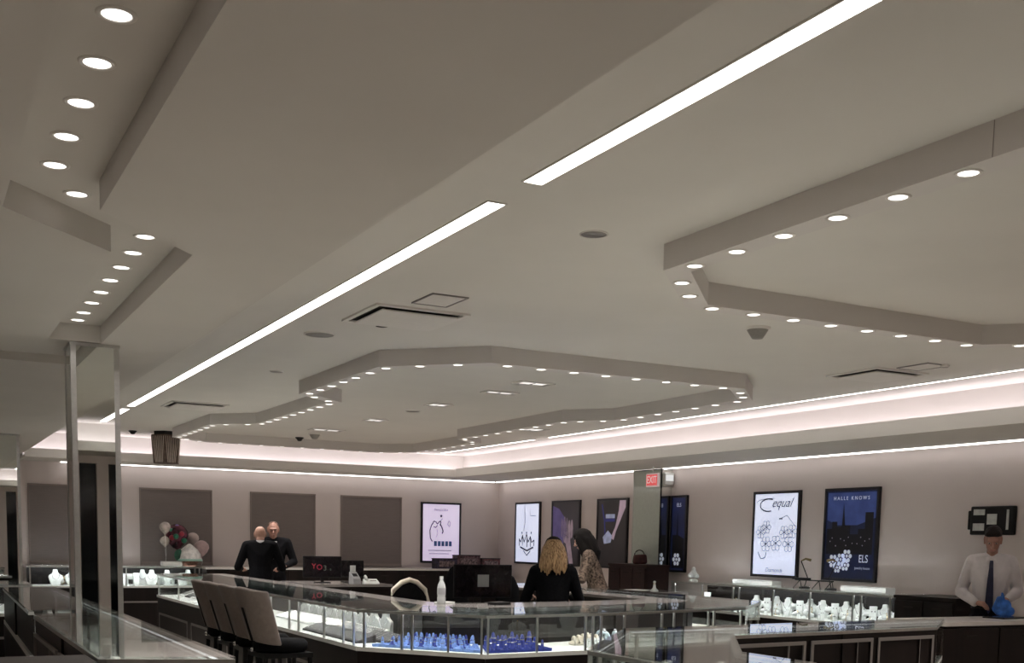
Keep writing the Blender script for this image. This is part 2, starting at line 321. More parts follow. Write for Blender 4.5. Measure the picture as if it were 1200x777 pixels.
# hanging patterned drum
t = thing('pendant_drum', 'brown patterned hexagonal drum hanging from the ceiling before the back cove', 'pendant', (3.16, 16.15, 2.50), .25)
M_WEAVE = mat('woven_brown', (.10, .065, .05), .6, noise=.4, nscale=25)
hexp = [(.21*math.cos(R(60*k)), .21*math.sin(R(60*k))) for k in range(6)]
hexb = [(.185*math.cos(R(60*k)), .185*math.sin(R(60*k))) for k in range(6)]
mb = MB(); mb.add([(x,y,.40) for x,y in hexp]+[(x,y,.02) for x,y in hexb], [(0,1,2,3,4,5),(11,10,9,8,7,6)]+[(i,6+i,6+(i+1)%6,(i+1)%6) for i in range(6)])
mb.build('drum', M_WEAVE, t)
MB().lathe([(.17,.40),(.17,.45)], 6).build('mount', M_BLACK, t)
for k in range(6):
    mb = MB()
    a0, a1 = Vector((*hexp[k], .38)), Vector((*hexp[(k+1)%6], .38)); b0, b1 = Vector((*hexb[k], .03)), Vector((*hexb[(k+1)%6], .03))
    mid = (b0+b1)/2
    for q in range(7):
        top = a0.lerp(a1, (q+.5)/7); bot = mid.lerp(b0 if q < 3 else b1, abs(q-3)/3*.55)
        n = (a0+a1).normalized()*.004; n.z = 0
        mb.tube([top+n, bot+n], .0045, 5)
    mb.build('rib', mat('pale_rib', (.55, .48, .42), .5), t)

# ------------------------------------------------------------------ mirrored pillars
def pillar(name, x0, x1, y0, y1, z1, label):
    t = thing(name, label, 'pillar', ((x0+x1)/2, (y0+y1)/2, 0)); a, b = (x1-x0)/2, (y1-y0)/2; z1 -= .001
    MB().box(-a+.012, a-.012, -b+.012, b-.012, 0, z1).build('core', M_DARK, t)
    for (p0, p1, q0, q1) in ((-a+.028, a-.028, -b+.003, -b+.012), (-a+.028, a-.028, b-.012, b-.003), (-a+.003, -a+.012, -b+.028, b-.028), (a-.012, a-.003, -b+.028, b-.028)):
        MB().box(p0, p1, q0, q1, 0, z1-.012).build('mirror_panel', M_MIRROR, t)
    for sx in (-1, 1):
        for sy in (-1, 1):
            e = MB(); e.prism([(sx*a, sy*b), (sx*(a-.03), sy*b), (sx*(a-.03), sy*(b-.008)), (sx*(a-.008), sy*(b-.008)), (sx*(a-.008), sy*(b-.03)), (sx*a, sy*(b-.03))], 0, z1)
            e.build('corner_trim', M_STEEL, t)
    h = MB(); h.box(-a-.004, a+.004, -b-.004, -b+.003, z1-.018, z1); h.box(-a-.004, a+.004, b-.003, b+.004, z1-.018, z1); h.box(-a-.004, -a+.003, -b, b, z1-.018, z1); h.box(a-.003, a+.004, -b, b, z1-.018, z1)
    h.build('head_trim', M_STEEL, t)
pillar('mirrored_pillar', .865, 1.135, 7.14, 7.42, P, 'square mirrored pillar with steel corners rising from the glass counter at left')
pillar('mirrored_pillar', .83, 1.10, 13.54, 13.82, Q, 'far mirrored pillar at the left edge')

# ------------------------------------------------------------------ back wall shade panels
for i, (a, b) in enumerate(((1.575, 2.63), (3.136, 4.189), (4.828, 5.86), (6.331, 7.37))):
    wn = struct('window_%d' % (i+1), MB().box(a, b, YB-.012, YB-.002, 1.12, 2.232), M_SHADE, 'taupe shade covering a display window in the back wall')
    f = MB(); f.box(a-.02, a, YB-.02, YB-.001, 1.10, 2.245); f.box(b, b+.02, YB-.02, YB-.001, 1.10, 2.245); f.box(a-.02, b+.02, YB-.024, YB-.001, 2.232, 2.256); f.box(a-.02, b+.02, YB-.03, YB-.001, 1.09, 1.12)
    f.build('window_frame', mat('frame_taupe', (.30, .25, .23), .6), wn)
    MB().box(a, b, YB-.016, YB-.012, 1.12, 1.14).build('hem_bar', mat('frame_taupe', (.3, .25, .23)), wn)

# ------------------------------------------------------------------ posters  (local: x along the wall, z up, y = -0 is the wall, faces -y)
M_PFRAME = mat('poster_frame', (.012, .011, .014), .3)
INK = mat('print_ink', (.10, .10, .16), .6); INKG = mat('print_grey', (.33, .36, .45), .6); INKB = mat('print_blue', (.12, .25, .62), .5)
PALE = mat('print_pale', (.75, .80, .95), .5, emit=(.75, .82, 1), es=.22)
def poster(label, loc, rz, wd, ht, m):
    t = thing('lightbox_poster', label, 'poster', loc, rz); a = wd/2
    MB().box(-a+.02, a-.02, -.028, -.004, .02, ht-.02).build('lit_panel', m, t)
    f = MB(); f.box(-a, -a+.032, -.038, -.002, 0, ht); f.box(a-.032, a, -.038, -.002, 0, ht); f.box(-a+.032, a-.032, -.038, -.002, 0, .032); f.box(-a+.032, a-.032, -.038, -.002, ht-.032, ht)
    f.build('frame', M_PFRAME, t)
    return t
def lit(name, c1, c2, es, scale=3, detail=2):
    m = bpy.data.materials.new(name); m.use_nodes = True; nt = m.node_tree; b = nt.nodes['Principled BSDF']
    tc = nt.nodes.new('ShaderNodeTexCoord'); n = nt.nodes.new('ShaderNodeTexNoise'); n.inputs['Scale'].default_value = scale; n.inputs['Detail'].default_value = detail
    r = nt.nodes.new('ShaderNodeValToRGB'); r.color_ramp.elements[0].color = (*c1, 1); r.color_ramp.elements[1].color = (*c2, 1); r.color_ramp.elements[0].position = .3; r.color_ramp.elements[1].position = .7
    nt.links.new(tc.outputs['Object'], n.inputs['Vector']); nt.links.new(n.outputs['Fac'], r.inputs[0])
    nt.links.new(r.outputs[0], b.inputs['Base Color']); nt.links.new(r.outputs[0], b.inputs['Emission Color']); b.inputs['Emission Strength'].default_value = es; b.inputs['Roughness'].default_value = .3
    return m
def flat(name, polys, m, t, y=-.0295):
    mb = MB()
    for p in polys:
        n = len(p); mb.add([(x, y, z) for x, z in p]+[(x, y+.001, z) for x, z in p], [tuple(range(n)), tuple(range(n, 2*n))[::-1]]+[(i, n+i, n+(i+1)%n, (i+1)%n) for i in range(n)])
    return mb.build(name, m, t)
def circ(cx, cz, r, n=14, sx=1): return [(cx+sx*r*math.cos(2*math.pi*k/n), cz+r*math.sin(2*math.pi*k/n)) for k in range(n)]
def stroke(pts, wdt):
    out = []; k = len(pts)
    for i in range(k-1):
        (x0, z0), (x1, z1) = pts[i], pts[i+1]; d = math.hypot(x1-x0, z1-z0) or 1; nx, nz = -(z1-z0)/d*wdt/2, (x1-x0)/d*wdt/2
        out.append([(x0+nx, z0+nz), (x0-nx, z0-nz), (x1-nx, z1-nz), (x1+nx, z1+nz)])
    return out
def flower(cx, cz, r, n=6): return [circ(cx+r*.62*math.cos(2*math.pi*k/n), cz+r*.62*math.sin(2*math.pi*k/n), r*.29, 9) for k in range(n)]+[circ(cx, cz, r*.22, 9)]
def bloom(cx, cz, r, n=6, wd=.007):      # outlined petals
    out = []
    for q_ in range(n):
        c_ = circ(cx+r*.62*math.cos(2*math.pi*q_/n), cz+r*.62*math.sin(2*math.pi*q_/n), r*.34, 9); out += stroke(c_+[c_[0]], wd)
    return out+[circ(cx, cz, r*.20, 9)]
RX = (R(90), 0, 0)
# back wall poster: pale pink with sketched penguin-like bottle and blue band
t = poster('pale pink lit poster with a sketched figure and blue lettering on the back wall', (8.115, YB, 1.165), 0, .75, 1.03, lit('poster_pink', (.66, .56, .78), (.80, .72, .90), .62, 1.2))
text('heading', 'PANDORA', .055, INKG, t, (0, -.0295, .90), RX)
flat('sketch', [p for q in (stroke([(-.16,.36),(-.20,.42),(-.21,.55),(-.18,.64),(-.15,.68)], .018), stroke([(.02,.50),(.04,.54),(.01,.62),(-.02,.66)], .022), stroke([(-.16,.66),(-.14,.71),(-.10,.70),(-.07,.66),(-.03,.71),(0,.70),(-.02,.64)], .016), stroke([(-.14,.62),(-.10,.60),(-.07,.64)], .014), stroke([(-.03,.70),(.03,.76)], .008)) for p in q]+[circ(0, .80, .022, 10)], INK, t)
flat('sketch_line', stroke([(-.08,.58),(-.06,.50),(-.10,.42)], .006)+stroke([(.12,.66),(.15,.72),(.18,.68),(.16,.62),(.12,.66)], .008), INKG, t)
flat('lettering', [[(-.13+.07*k, .285), (-.075+.07*k, .285), (-.075+.07*k, .37), (-.13+.07*k, .37)] for k in range(5)], INKB, t)
flat('caption', stroke([(-.24,.21),(.20,.21)], .012)+stroke([(-.22,.155),(.16,.155)], .010), INKG, t)
RZR = -R(90)    # posters on the right wall: local +x runs towards the camera (-y)
def rposter(label, y0, y1, m, z0=1.185, z1=2.215): return poster(label, (XR, (y0+y1)/2, z0), RZR, y0-y1, z1-z0, m)
M_LITW = lit('poster_white', (.62, .68, .90), (.78, .82, .97), .72, 1.0)
t = rposter('white lit poster with a dark sketched crown on the right wall', 17.315, 16.45, M_LITW)
flat('crown_sketch', [p for q in (stroke([(-.27,.30),(-.28,.42),(-.22,.36),(-.16,.48),(-.10,.36),(-.02,.50),(.04,.36),(.12,.46),(.16,.36),(.25,.40),(.24,.30)], .022), stroke([(-.24,.28),(0,.22),(.22,.28)], .03), stroke([(-.12,.22),(0,.14),(.12,.22)], .02), stroke([(-.16,.30),(-.16,.46)], .02), stroke([(0,.28),(0,.48)], .026), stroke([(.12,.28),(.12,.44)], .02)) for p in q]+[circ(x, .52, .02, 9) for x in (-.18, -.02, .14)], INK, t)
flat('drape_sketch', stroke([(-.1,.95),(-.08,.7),(-.12,.55)], .02)+stroke([(.08,.9),(.1,.8),(.3,.8)], .012), mat('print_faint', (.55, .58, .78), .6), t)
M_LITD = lit('poster_dark', (.020, .017, .018), (.055, .047, .045), .25, 1.5)
t = rposter('dark lit poster of pale hands beside a violet shape on the right wall', 16.06, 15.19, M_LITD)
flat('violet_shape', [[(-.40,.95),(-.2,.90),(0,.74),(.04,.5),(-.1,.3),(-.39,.2)]], mat('print_violet', (.10, .08, .20), .6, emit=(.08, .06, .16), es=.4, noise=.3, nscale=5), t)
flat('hands', [circ(-.10+.075*q_, .60+.03*math.sin(q_*1.4), .15, 14, .24) for q_ in range(5)]+[circ(.05, .45, .10, 14, 1.2), [(0,.42),(.16,.40),(.26,.04),(.14,.04)]], mat('print_skin', (.34, .26, .30), .6, emit=(.4, .3, .36), es=.25, noise=.3, nscale=9), t)
flat('finger_gap', stroke([(.06,.75),(.05,.55),(.08,.42)], .02)+stroke([(-.02,.5),(.1,.45)], .012), INK, t)
t = rposter('dark lit poster of a raised pale arm and a ringed wrist on the right wall', 14.69, 13.86, M_LITD)
flat('arm', [[(.20,1.0),(.36,1.0),(.36,.9),(.12,.55),(.06,.42),(-.02,.45),(.10,.62),(.18,.85)]], mat('print_arm', (.42, .32, .38), .6, emit=(.5, .38, .46), es=.35, noise=.2, nscale=6), t)
flat('band', [[(-.17,.74),(.08,.74),(.08,.80),(-.17,.80)], [(-.24,.46),(-.10,.56),(.02,.48),(-.02,.38),(-.2,.36)]], mat('print_steel', (.30, .33, .45), .5, emit=(.35, .38, .55), es=.35, noise=.3, nscale=12), t)
flat('band_shadow', [[(-.18,.69),(.08,.69),(.08,.735),(-.18,.735)]]+stroke([(-.28,.95),(-.2,.7),(-.18,.5)], .03), mat('print_navy', (.03, .03, .10), .6, emit=(.05, .05, .2), es=.4), t)
t = rposter('white lit poster with script heading and sketched flower rings on the right wall', 11.08, 10.25, M_LITW)
def arc(cx, cz, rx, rz_, a0, a1, n=14): return [(cx+rx*math.cos(R(a0+(a1-a0)*k/n)), cz+rz_*math.sin(R(a0+(a1-a0)*k/n))) for k in range(n+1)]
flat('script_initial', stroke(arc(-.14, .865, .15, .075, 60, 290), .016)+stroke(arc(-.10, .90, .25, .045, 75, 190), .006), INK, t)
text('script_heading', 'equal', .15, INK, t, (.09, -.0295, .885), RX, shear=.5, sx=1.1)
flat('flower_sketch', bloom(-.26,.54,.085)+bloom(-.16,.60,.085)+bloom(-.16,.40,.10)+bloom(.02,.41,.10)+bloom(.16,.54,.085)+bloom(.30,.55,.09)+bloom(.24,.40,.10), mat('print_slate', (.30, .35, .48), .6, noise=.5, nscale=40), t)
flat('stem_sketch', stroke([(-.30,.30),(-.24,.22),(-.17,.23),(-.14,.30)], .014)+stroke([(.08,.70),(.20,.74),(.36,.60)], .008)+stroke([(.06,.70),(.12,.70)], .018), INKG, t)
text('foot_lettering', 'Diamonds', .075, INKG, t, (0, -.0295, .085), RX, shear=.3)
t = rposter('dark navy lit poster of a night skyline with white flowers on the right wall', 9.84, 9.02, lit('poster_navy', (.003, .004, .014), (.008, .015, .06), .45, 2.2, 4))
flat('glow', [[(-.36,.98),(.37,.98),(.37,.70),(.1,.62),(-.2,.62),(-.36,.68)]], mat('print_dusk', (.03, .05, .16), .6, emit=(.03, .05, .17), es=.45, noise=.5, nscale=4), t)
flat('skyline', [[(-.36,.3),(-.36,.58),(-.28,.58),(-.28,.66),(-.2,.66),(-.2,.6),(-.13,.6),(-.11,.86),(-.08,.62),(0,.62),(0,.52),(.12,.52),(.12,.58),(.22,.58),(.22,.76),(.34,.76),(.34,.3)]], mat('print_night', (.003, .003, .008), .6), t, -.0305)
flat('lights', [circ(-.3+.05*k+.02*math.sin(k*5), .44+.05*math.sin(k*2.3), .007, 6) for k in range(13)], mat('print_lamps', (.3, .25, .3), .6, emit=(.4, .35, .5), es=.4), t, -.0315)
flat('flowers', flower(-.24,.22,.085)+flower(-.12,.24,.08)+flower(-.03,.28,.085)+flower(-.17,.15,.07)+flower(-.05,.18,.075), PALE, t, -.0315)
text('heading', 'H A L L E   K N O W S', .056, PALE, t, (0, -.0315, .915), RX)
text('emblem', 'ELS', .12, PALE, t, (.22, -.0315, .25), RX, sx=.8)
text('caption', 'jewelry house', .04, mat('print_greyblue', (.3, .34, .45), .6, emit=(.4, .45, .6), es=.3), t, (.21, -.0315, .15), RX)
# glass wall panel, exit sign, key board
tt = thing('wall_column', 'shallow wall column clad in pale green glass between the posters', 'column', (9.145, 13.16, 0))
MB().box(-.085, .09, -.32, .33, 0, 2.575).build('core', M_DARK, tt)
MB().box(-.098, -.086, -.325, .33, .02, 2.56).build('glass_panel', mat('green_glass', (.60, .66, .61), .08, noise=.03), tt)
MB().box(-.08, .088, -.332, -.321, .02, 2.56).build('mirror_panel', M_MIRROR, tt)
MB().box(-.100, -.082, -.336, -.326, 0, 2.575).build('corner_trim', M_BLACK, tt); MB().box(-.10, -.086, .318, .334, 0, 2.575).build('edge_trim', M_STEEL, tt)
el_ = thing('emergency_light', 'white box light at the top of the green glass wall column', 'light', (9.14, 12.822, 2.36))
MB().box(-.075, .075, -.06, 0, 0, .16).build('housing', M_WHITE, el_, bevel=.008); MB().box(-.06, .06, -.065, -.06, .05, .13).build('lens', lamp_mat('emergency_lens', (1, 1, .98), .75), el_); MB().box(-.07, .07, -.05, 0, -.03, -.012).build('bracket', M_STEEL, el_)
tn = rposter('narrow navy lit poster with a pale flower beside the green glass column', 12.80, 12.44, lit('poster_navy_narrow', (.003, .004, .014), (.008, .015, .07), .7, 2.2, 4))
flat('flower', flower(-.02, .17, .10), PALE, tn); text('heading', 'ELS', .07, PALE, tn, (0, -.0295, .90), RX)
flat('tower', [[(-.13,.05),(-.13,.5),(-.04,.5),(-.02,.8),(.0,.5),(.13,.45),(.13,.05)]], mat('print_night', (.003, .003, .008)), tn, -.029)
ex = thing('exit_sign', 'red and white exit sign hanging under the right cove', 'sign', (8.42, 12.12, 2.28), -R(88)); ex.scale = (.82, .82, .86)
MB().box(-.15, .15, -.02, .02, 0, .20).build('housing', mat('sign_white', (.75, .68, .68), .4, emit=(1, .7, .7), es=.25), ex, bevel=.006)
MB().box(-.135, .135, -.0215, -.0195, .02, .18).build('face', mat('sign_face', (.75, .12, .12), .4, emit=(.9, .12, .12), es=.5), ex)
text('lettering', 'EXIT', .15, mat('sign_letter', (.9, .75, .75), .5, emit=(1, .75, .75), es=.5), ex, (0, -.0222, .10), RX, sx=.8)
MB().tube([(0,0,.20),(0,0,.30)], .008).build('hanger', M_STEEL, ex)
kb = thing('wall_organizer', 'black wall organizer with white pockets above the man in shirt and tie', 'organizer', (XR, 7.575, 1.705), RZR)
MB().box(-.23, .27, -.05, -.003, 0, .275).build('body', M_BLACK, kb, bevel=.012)
for (x0, x1, z0, z1) in ((-.19,-.06,.19,.245), (-.19,-.06,.04,.11), (-.03,.08,.10,.20), (.19,.215,.05,.24)):
    MB().box(x0, x1, -.055, -.05, z0, z1).build('white_card', mat('card_white', (.60, .62, .60), .5, noise=.1), kb)
MB().box(-.265, -.23, -.045, -.003, .05, .235).build('side_clip', M_BLACK, kb, bevel=.01)

# ------------------------------------------------------------------ glass showcases
def showcase(label, f0, f1, b1, b0, zd=.77, zt=1.05, posts=(.02, .5, .98), ends=(False, False), inlay=True, group=None, back=True, name='glass_showcase', panels=1, lamp=M_CASEL, backdoors=False):
    q = [Vector(p) for p in (f0, f1, b1, b0)]; c = sum(q, Vector((0, 0)))/4; q = [p-c for p in q]
    t = thing(name, label, 'showcase', (c.x, c.y, 0), 0, group)
    L = (q[1]-q[0]).length; D = ((q[3]-q[0]).length+(q[2]-q[1]).length)/2
    def pt(u, v): return tuple((q[0].lerp(q[1], u)).lerp(q[3].lerp(q[2], u), v))
    def pr(u0, u1, v0, v1, z0, z1, mb=None): return (mb or MB()).prism([pt(u0, v0), pt(u1, v0), pt(u1, v1), pt(u0, v1)], z0, z1)
    m = 1/L; d = 1/D
    pr(.01*m, 1-.01*m, .05*d, 1-.02*d, 0, .10).build('plinth', M_BLACK, t)
    pr(.002*m, 1-.002*m, .012*d, 1, .10, zd-.03).build('base_cabinet', M_WOOD, t)
    pr(.002*m, 1-.002*m, 0, 1-.002*d, zd-.03, zd).build('display_deck', M_DECK, t)
    pr(.002*m, 1-.002*m, .002*d, .008*d, zd, zt-.03).build('front_pane', M_GLASS, t)
    pr(0, 1, 0, 1, zt-.010, zt).build('top_pane', M_GLASS, t)
    pr(.001*m, 1-.001*m, 0, .022*d, zt-.03, zt-.0105).build('top_rail', M_STEEL, t); pr(.001*m, 1-.001*m, 1-.03*d, 1, zt-.03, zt-.0105).build('rear_rail', M_STEEL, t)
    for u in posts: pr(u-.008*m, u+.008*m, .001*d, .018*d, zd, zt-.03).build('post', M_STEEL, t)
    if back:
        pr(.003*m, .498, 1-.02*d, 1-.008*d, zd, zt-.03).build('sliding_door', M_WOOD, t); pr(.47, 1-.003*m, 1-.032*d, 1-.021*d, zd, zt-.03).build('sliding_door', M_WOOD, t)
    for k, e in enumerate(ends):
        if e:
            u0, u1 = (.001*m, .007*m) if k == 0 else (1-.007*m, 1-.001*m)
            pr(u0, u1, .01*d, 1-.03*d, zd, zt-.03).build('end_pane', M_GLASS, t)
            u0, u1 = (0, .02*m) if k == 0 else (1-.02*m, 1)
            pr(u0, u1, .023*d, 1-.031*d, zt-.03, zt-.0105).build('end_rail', M_STEEL, t)
    if lamp: pr(.03*m, 1-.03*m, .024*d, .036*d, zt-.030, zt-.020).build('lamp_bar', lamp, t)
    if lamp: pr(.03*m, 1-.03*m, .0225*d, .042*d, zt-.018, zt-.0105).build('lamp_cover', M_STEEL, t)
    if inlay:
        for k in range(panels):
            a, b = (k+.08/max(1, panels))/panels+.03*m, (k+1-.08/max(1, panels))/panels-.03*m
            for (u0, u1, z0, z1) in ((a, b, zd-.25, zd-.225), (a, b, .16, .18), (a, a+.022*m, .18, zd-.25), (b-.022*m, b, .18, zd-.25)):
                pr(u0, u1, .004*d, .014*d, z0, z1).build('inlay_strip', M_INLAY, t)
    if backdoors:
        for k in range(3):
            a, b = k/3+.04*m, (k+1)/3-.04*m
            for (u0, u1, z0, z1) in ((a, b, zt-.085, zt-.063), (a, b, .16, .18), (a, a+.035*m, .18, zt-.085), (b-.035*m, b, .18, zt-.085), (.75*a+.25*b, .75*a+.25*b+.010*m, .18, zt-.085)):
                pr(u0, u1, 1-.004*d, 1+.010*d, z0, z1).build('inlay_strip', M_INLAY, t)
    return dict(t=t, pt=lambda u, v: tuple(Vector(pt(u, v))+c), zd=zd, zt=zt)
CS = {}
# middle island
OB = [(2.85,15.3),(2.85,11.5),(2.85,7.78),(3.50,6.98),(4.45,7.06),(6.20,7.50),(6.95,8.20),(6.95,12.2)]
IB = [(3.50,15.3),(3.50,11.5),(3.50,8.02),(3.78,7.66),(4.40,7.72),(5.98,8.12),(6.30,8.42),(6.30,12.2)]
LB = [(3.74,15.3),(3.74,11.5),(3.76,8.50),(3.95,8.22),(4.36,8.32),(5.80,8.60),(5.98,8.76),(5.98,12.2)]
NB = [('far glass showcase of the middle island, beyond the stools', (.03, .35, .67, .97)),
      ('long glass showcase of the middle island behind the row of stools', (.02, .2, .4, .55, .62, .8, .92, .98)),
      ('angled corner showcase of the middle island holding pale blue ring stands', (.06, .36, .44, .72, .97)),
      ('front showcase of the middle island holding the dark blue ring stands', (.02, .45, .9, .97)),
      ('wide front showcase of the middle island with cream necklace pile', (.03, .17, .41, .49, .73, .77, .97)),
      ('angled right corner showcase of the middle island', (.1, .9)),
      ('right side showcase of the middle island running to the back', (.03, .5, .97))]
for i, (lab, po) in enumerate(NB):
    CS['B%d' % i] = showcase(lab, OB[i], OB[i+1], IB[i+1], IB[i], posts=po, ends=(i == 0, i == 6), panels=2 if i in (0, 1) else 1, lamp=M_CASED if i > 4 else M_CASEL)
mb = MB()
for i in range(7):
    q = [IB[i], IB[i+1], LB[i+1], LB[i]]; c0 = Vector(q[0])
    mb.prism([tuple(Vector(p)+(Vector(LB[i+k])-Vector(IB[i+k])).normalized()*.002) if j < 2 else p for j, (p, k) in enumerate(zip(q, (0, 1, 1, 0)))], 1.02, 1.048)
M_LEDGE = mat('grey_laminate', (.30, .28, .27), .12, noise=.06, nscale=6)
tt = thing('staff_ledge', 'grey laminate staff ledge along the inside of the middle island', 'worktop', (3.7, 8.2, 0))
mb.v = [(x-3.7, y-8.2, z) for x, y, z in mb.v]; mb.build('worktop', M_LEDGE, tt)
mb = MB()
for i in range(7):
    a, b = Vector(IB[i]), Vector(IB[i+1]); a2, b2 = a.lerp(Vector(LB[i]), .1), b.lerp(Vector(LB[i+1]), .1); a1, b1 = a.lerp(Vector(LB[i]), .02), b.lerp(Vector(LB[i+1]), .02)
    mb.prism([tuple(p-Vector((3.7, 8.2))) for p in (a1, b1, b2, a2)], 0, 1.02)
mb.build('support_panel', M_WOOD, tt)
# right island
OC = [(2.85,1.6),(2.85,4.60),(3.76,5.66),(6.80,5.95)]
IC = [(3.50,1.6),(3.50,4.25),(4.17,5.14),(6.06,5.36)]
for i, lab in enumerate(('glass showcase of the right island running towards the camera', 'angled corner showcase of the right island', 'far glass showcase of the right island with grey edged cabinet doors')):
    CS['C%d' % i] = showcase(lab, OC[i+1], OC[i], IC[i], IC[i+1], posts=(.03, .97), ends=(i == 2, False), inlay=False, backdoors=(i == 2), lamp=M_CASED)
# left counter under the mirrored pillar
ZA = 1.08
CS['A0'] = showcase('near glass showcase at lower left below the mirrored pillar', (1.12,7.12), (1.12,4.42), (.63,4.58), (.63,7.12), zd=.80, zt=ZA, posts=(.02, .5, .98), ends=(False, True), panels=2, lamp=M_CASED)
CS['A1'] = showcase('glass showcase behind the mirrored pillar at lower left', (1.12,10.6), (1.12,7.45), (.63,7.45), (.70,10.6), zd=.80, zt=ZA, posts=(.03, .97), ends=(True, False), panels=2, lamp=M_CASED)
CS['A2'] = showcase('glass showcase crossing at the far left behind the pillar', (-.6,11.9), (1.05,11.9), (1.05,12.75), (-.6,12.75), zd=.77, zt=1.05, posts=(.05, .5, .98), ends=(False, True))
t = thing('corner_cabinet', 'dark wooden corner cabinet at the lower left edge of the picture', 'cabinet', (.4, 4.3, 0))
MB().prism([(.215,.26),(.20,.20),(-.35,-.5),(-.75,-.3),(-.13,.54),(.215,.54)], .1, 1.03).build('body', M_WOOD, t)
MB().prism([(.225,.27),(.22,.18),(-.35,-.53),(-.79,-.3),(-.16,.56),(.22,.56)], 1.03, 1.06).build('top', M_WOOD, t)
MB().prism([(.18,.2),(-.33,-.45),(-.68,-.28),(-.12,.5),(.18,.5)], 0, .1).build('plinth', M_BLACK, t)
for (x0, x1) in ((-.30, -.27), (-.02, .01)): pass
# inner side panels with grey inlay, seen at lower left
for k, (y0, y1) in enumerate(((4.75, 5.85), (5.95, 7.05))):
    t = CS['A0']['t']; cx, cy = t.location.x, t.location.y
    for (a, b, z0, z1) in ((y0, y1, .955, .975), (y0, y1, .15, .17), (y0, y0+.02, .17, .955), (y1-.02, y1, .17, .955), (y0+.28, y0+.292, .17, .955)):
        MB().box(.62-cx, .634-cx, a-cy, b-cy, z0, z1).build('inlay_strip', M_INLAY, t)
# wall runs
CS['F'] = showcase('long glass wall case full of white jewelry busts under the posters', (8.60,11.9), (8.60,8.16), (9.2,8.16), (9.2,11.9), zd=.775, zt=1.10, posts=(.02, .17, .33, .36, .52, .68, .85, .88, .985), ends=(True, True), lamp=M_CASEB)
CS['D'] = showcase('glass wall case of white jewelry displays below the shaded windows', (1.45,17.3), (3.90,17.3), (3.90,17.92), (1.45,17.92), zd=.80, zt=1.09, posts=(.02, .3, .55, .98), ends=(True, True), lamp=M_CASEB)
def cabinet(label, x0, x1, y0, y1, z, top=M_LEDGE, body=M_WOOD, doors=2, axis='x', overhang=.015, face=-1, cat='cabinet', name='base_cabinet'):
    t = thing(name, label, cat, ((x0+x1)/2, (y0+y1)/2, 0)); a, b = (x1-x0)/2, (y1-y0)/2
    MB().box(-a+.03, a-.03, -b+.03, b-.03, 0, .09).build('plinth', M_BLACK, t)
    MB().box(-a, a, -b, b, .09, z-.03).build('carcass', body, t)
    MB().box(-a-overhang, a+overhang, -b-overhang, b+overhang, z-.03, z).build('worktop', top, t)
    for k in range(doors):
        if axis == 'x':
            u0, u1 = -a+2*a*k/doors+.008, -a+2*a*(k+1)/doors-.008; y = face*b
            dr = MB().box(u0, u1, min(y, y+face*.018), max(y, y+face*.018), .12, z-.05).build('door', body, t)
            MB().box((u0+u1)/2-.06, (u0+u1)/2+.06, min(y+face*.018, y+face*.032), max(y+face*.018, y+face*.032), z-.12, z-.105).build('handle', M_DARK, dr)
        else:
            u0, u1 = -b+2*b*k/doors+.008, -b+2*b*(k+1)/doors-.008; x = face*a
            dr = MB().box(min(x, x+face*.018), max(x, x+face*.018), u0, u1, .12, z-.05).build('door', body, t)
            MB().box(min(x+face*.018, x+face*.032), max(x+face*.018, x+face*.032), (u0+u1)/2-.06, (u0+u1)/2+.06, z-.12, z-.105).build('handle', M_DARK, dr)
    return t
M_PALETOP = mat('pale_counter', (.62, .59, .56), .25, noise=.04, nscale=8)
cabinet('long dark counter with pale top below the back wall windows', 3.93, 9.0, 17.2, 17.9, 1.08, M_PALETOP, doors=8)
cabinet('dark wooden drawer unit beside the glass wall case', 8.60, 9.2, 7.42, 8.14, 1.105, M_WOOD, doors=2, axis='y')
cabinet('dark desk with pale top in front of the man in shirt and tie', 6.95, 8.25, 6.12, 6.62, 1.0, M_PALETOP, doors=2)
cabinet('dark red wooden cabinet below the frosted glass panel on the right wall', 8.66, 9.03, 12.55, 13.45, 1.28, mat('red_wood', (.022, .008, .007), .45, spec=.3, noise=.3), mat('red_wood', (.05, .018, .015)), doors=3, axis='y')
cabinet('dark service desk with pale papers behind the two women', 7.75, 8.40, 11.3, 12.1, .98, M_LEDGE, doors=2)
cabinet('dark staff desk carrying the monitors inside the middle island', 3.95, 4.95, 12.35, 13.35, 1.03, M_LEDGE, doors=2)
cabinet('low dark desk carrying the black monitor inside the middle island', 4.6, 5.45, 9.85, 10.35, .93, M_BLACK, doors=2)
cabinet('black waist high box at the right edge beside the man', 8.72, 9.2, 6.0, 6.55, 1.0, M_BLACK, M_BLACK, doors=1, axis='y')

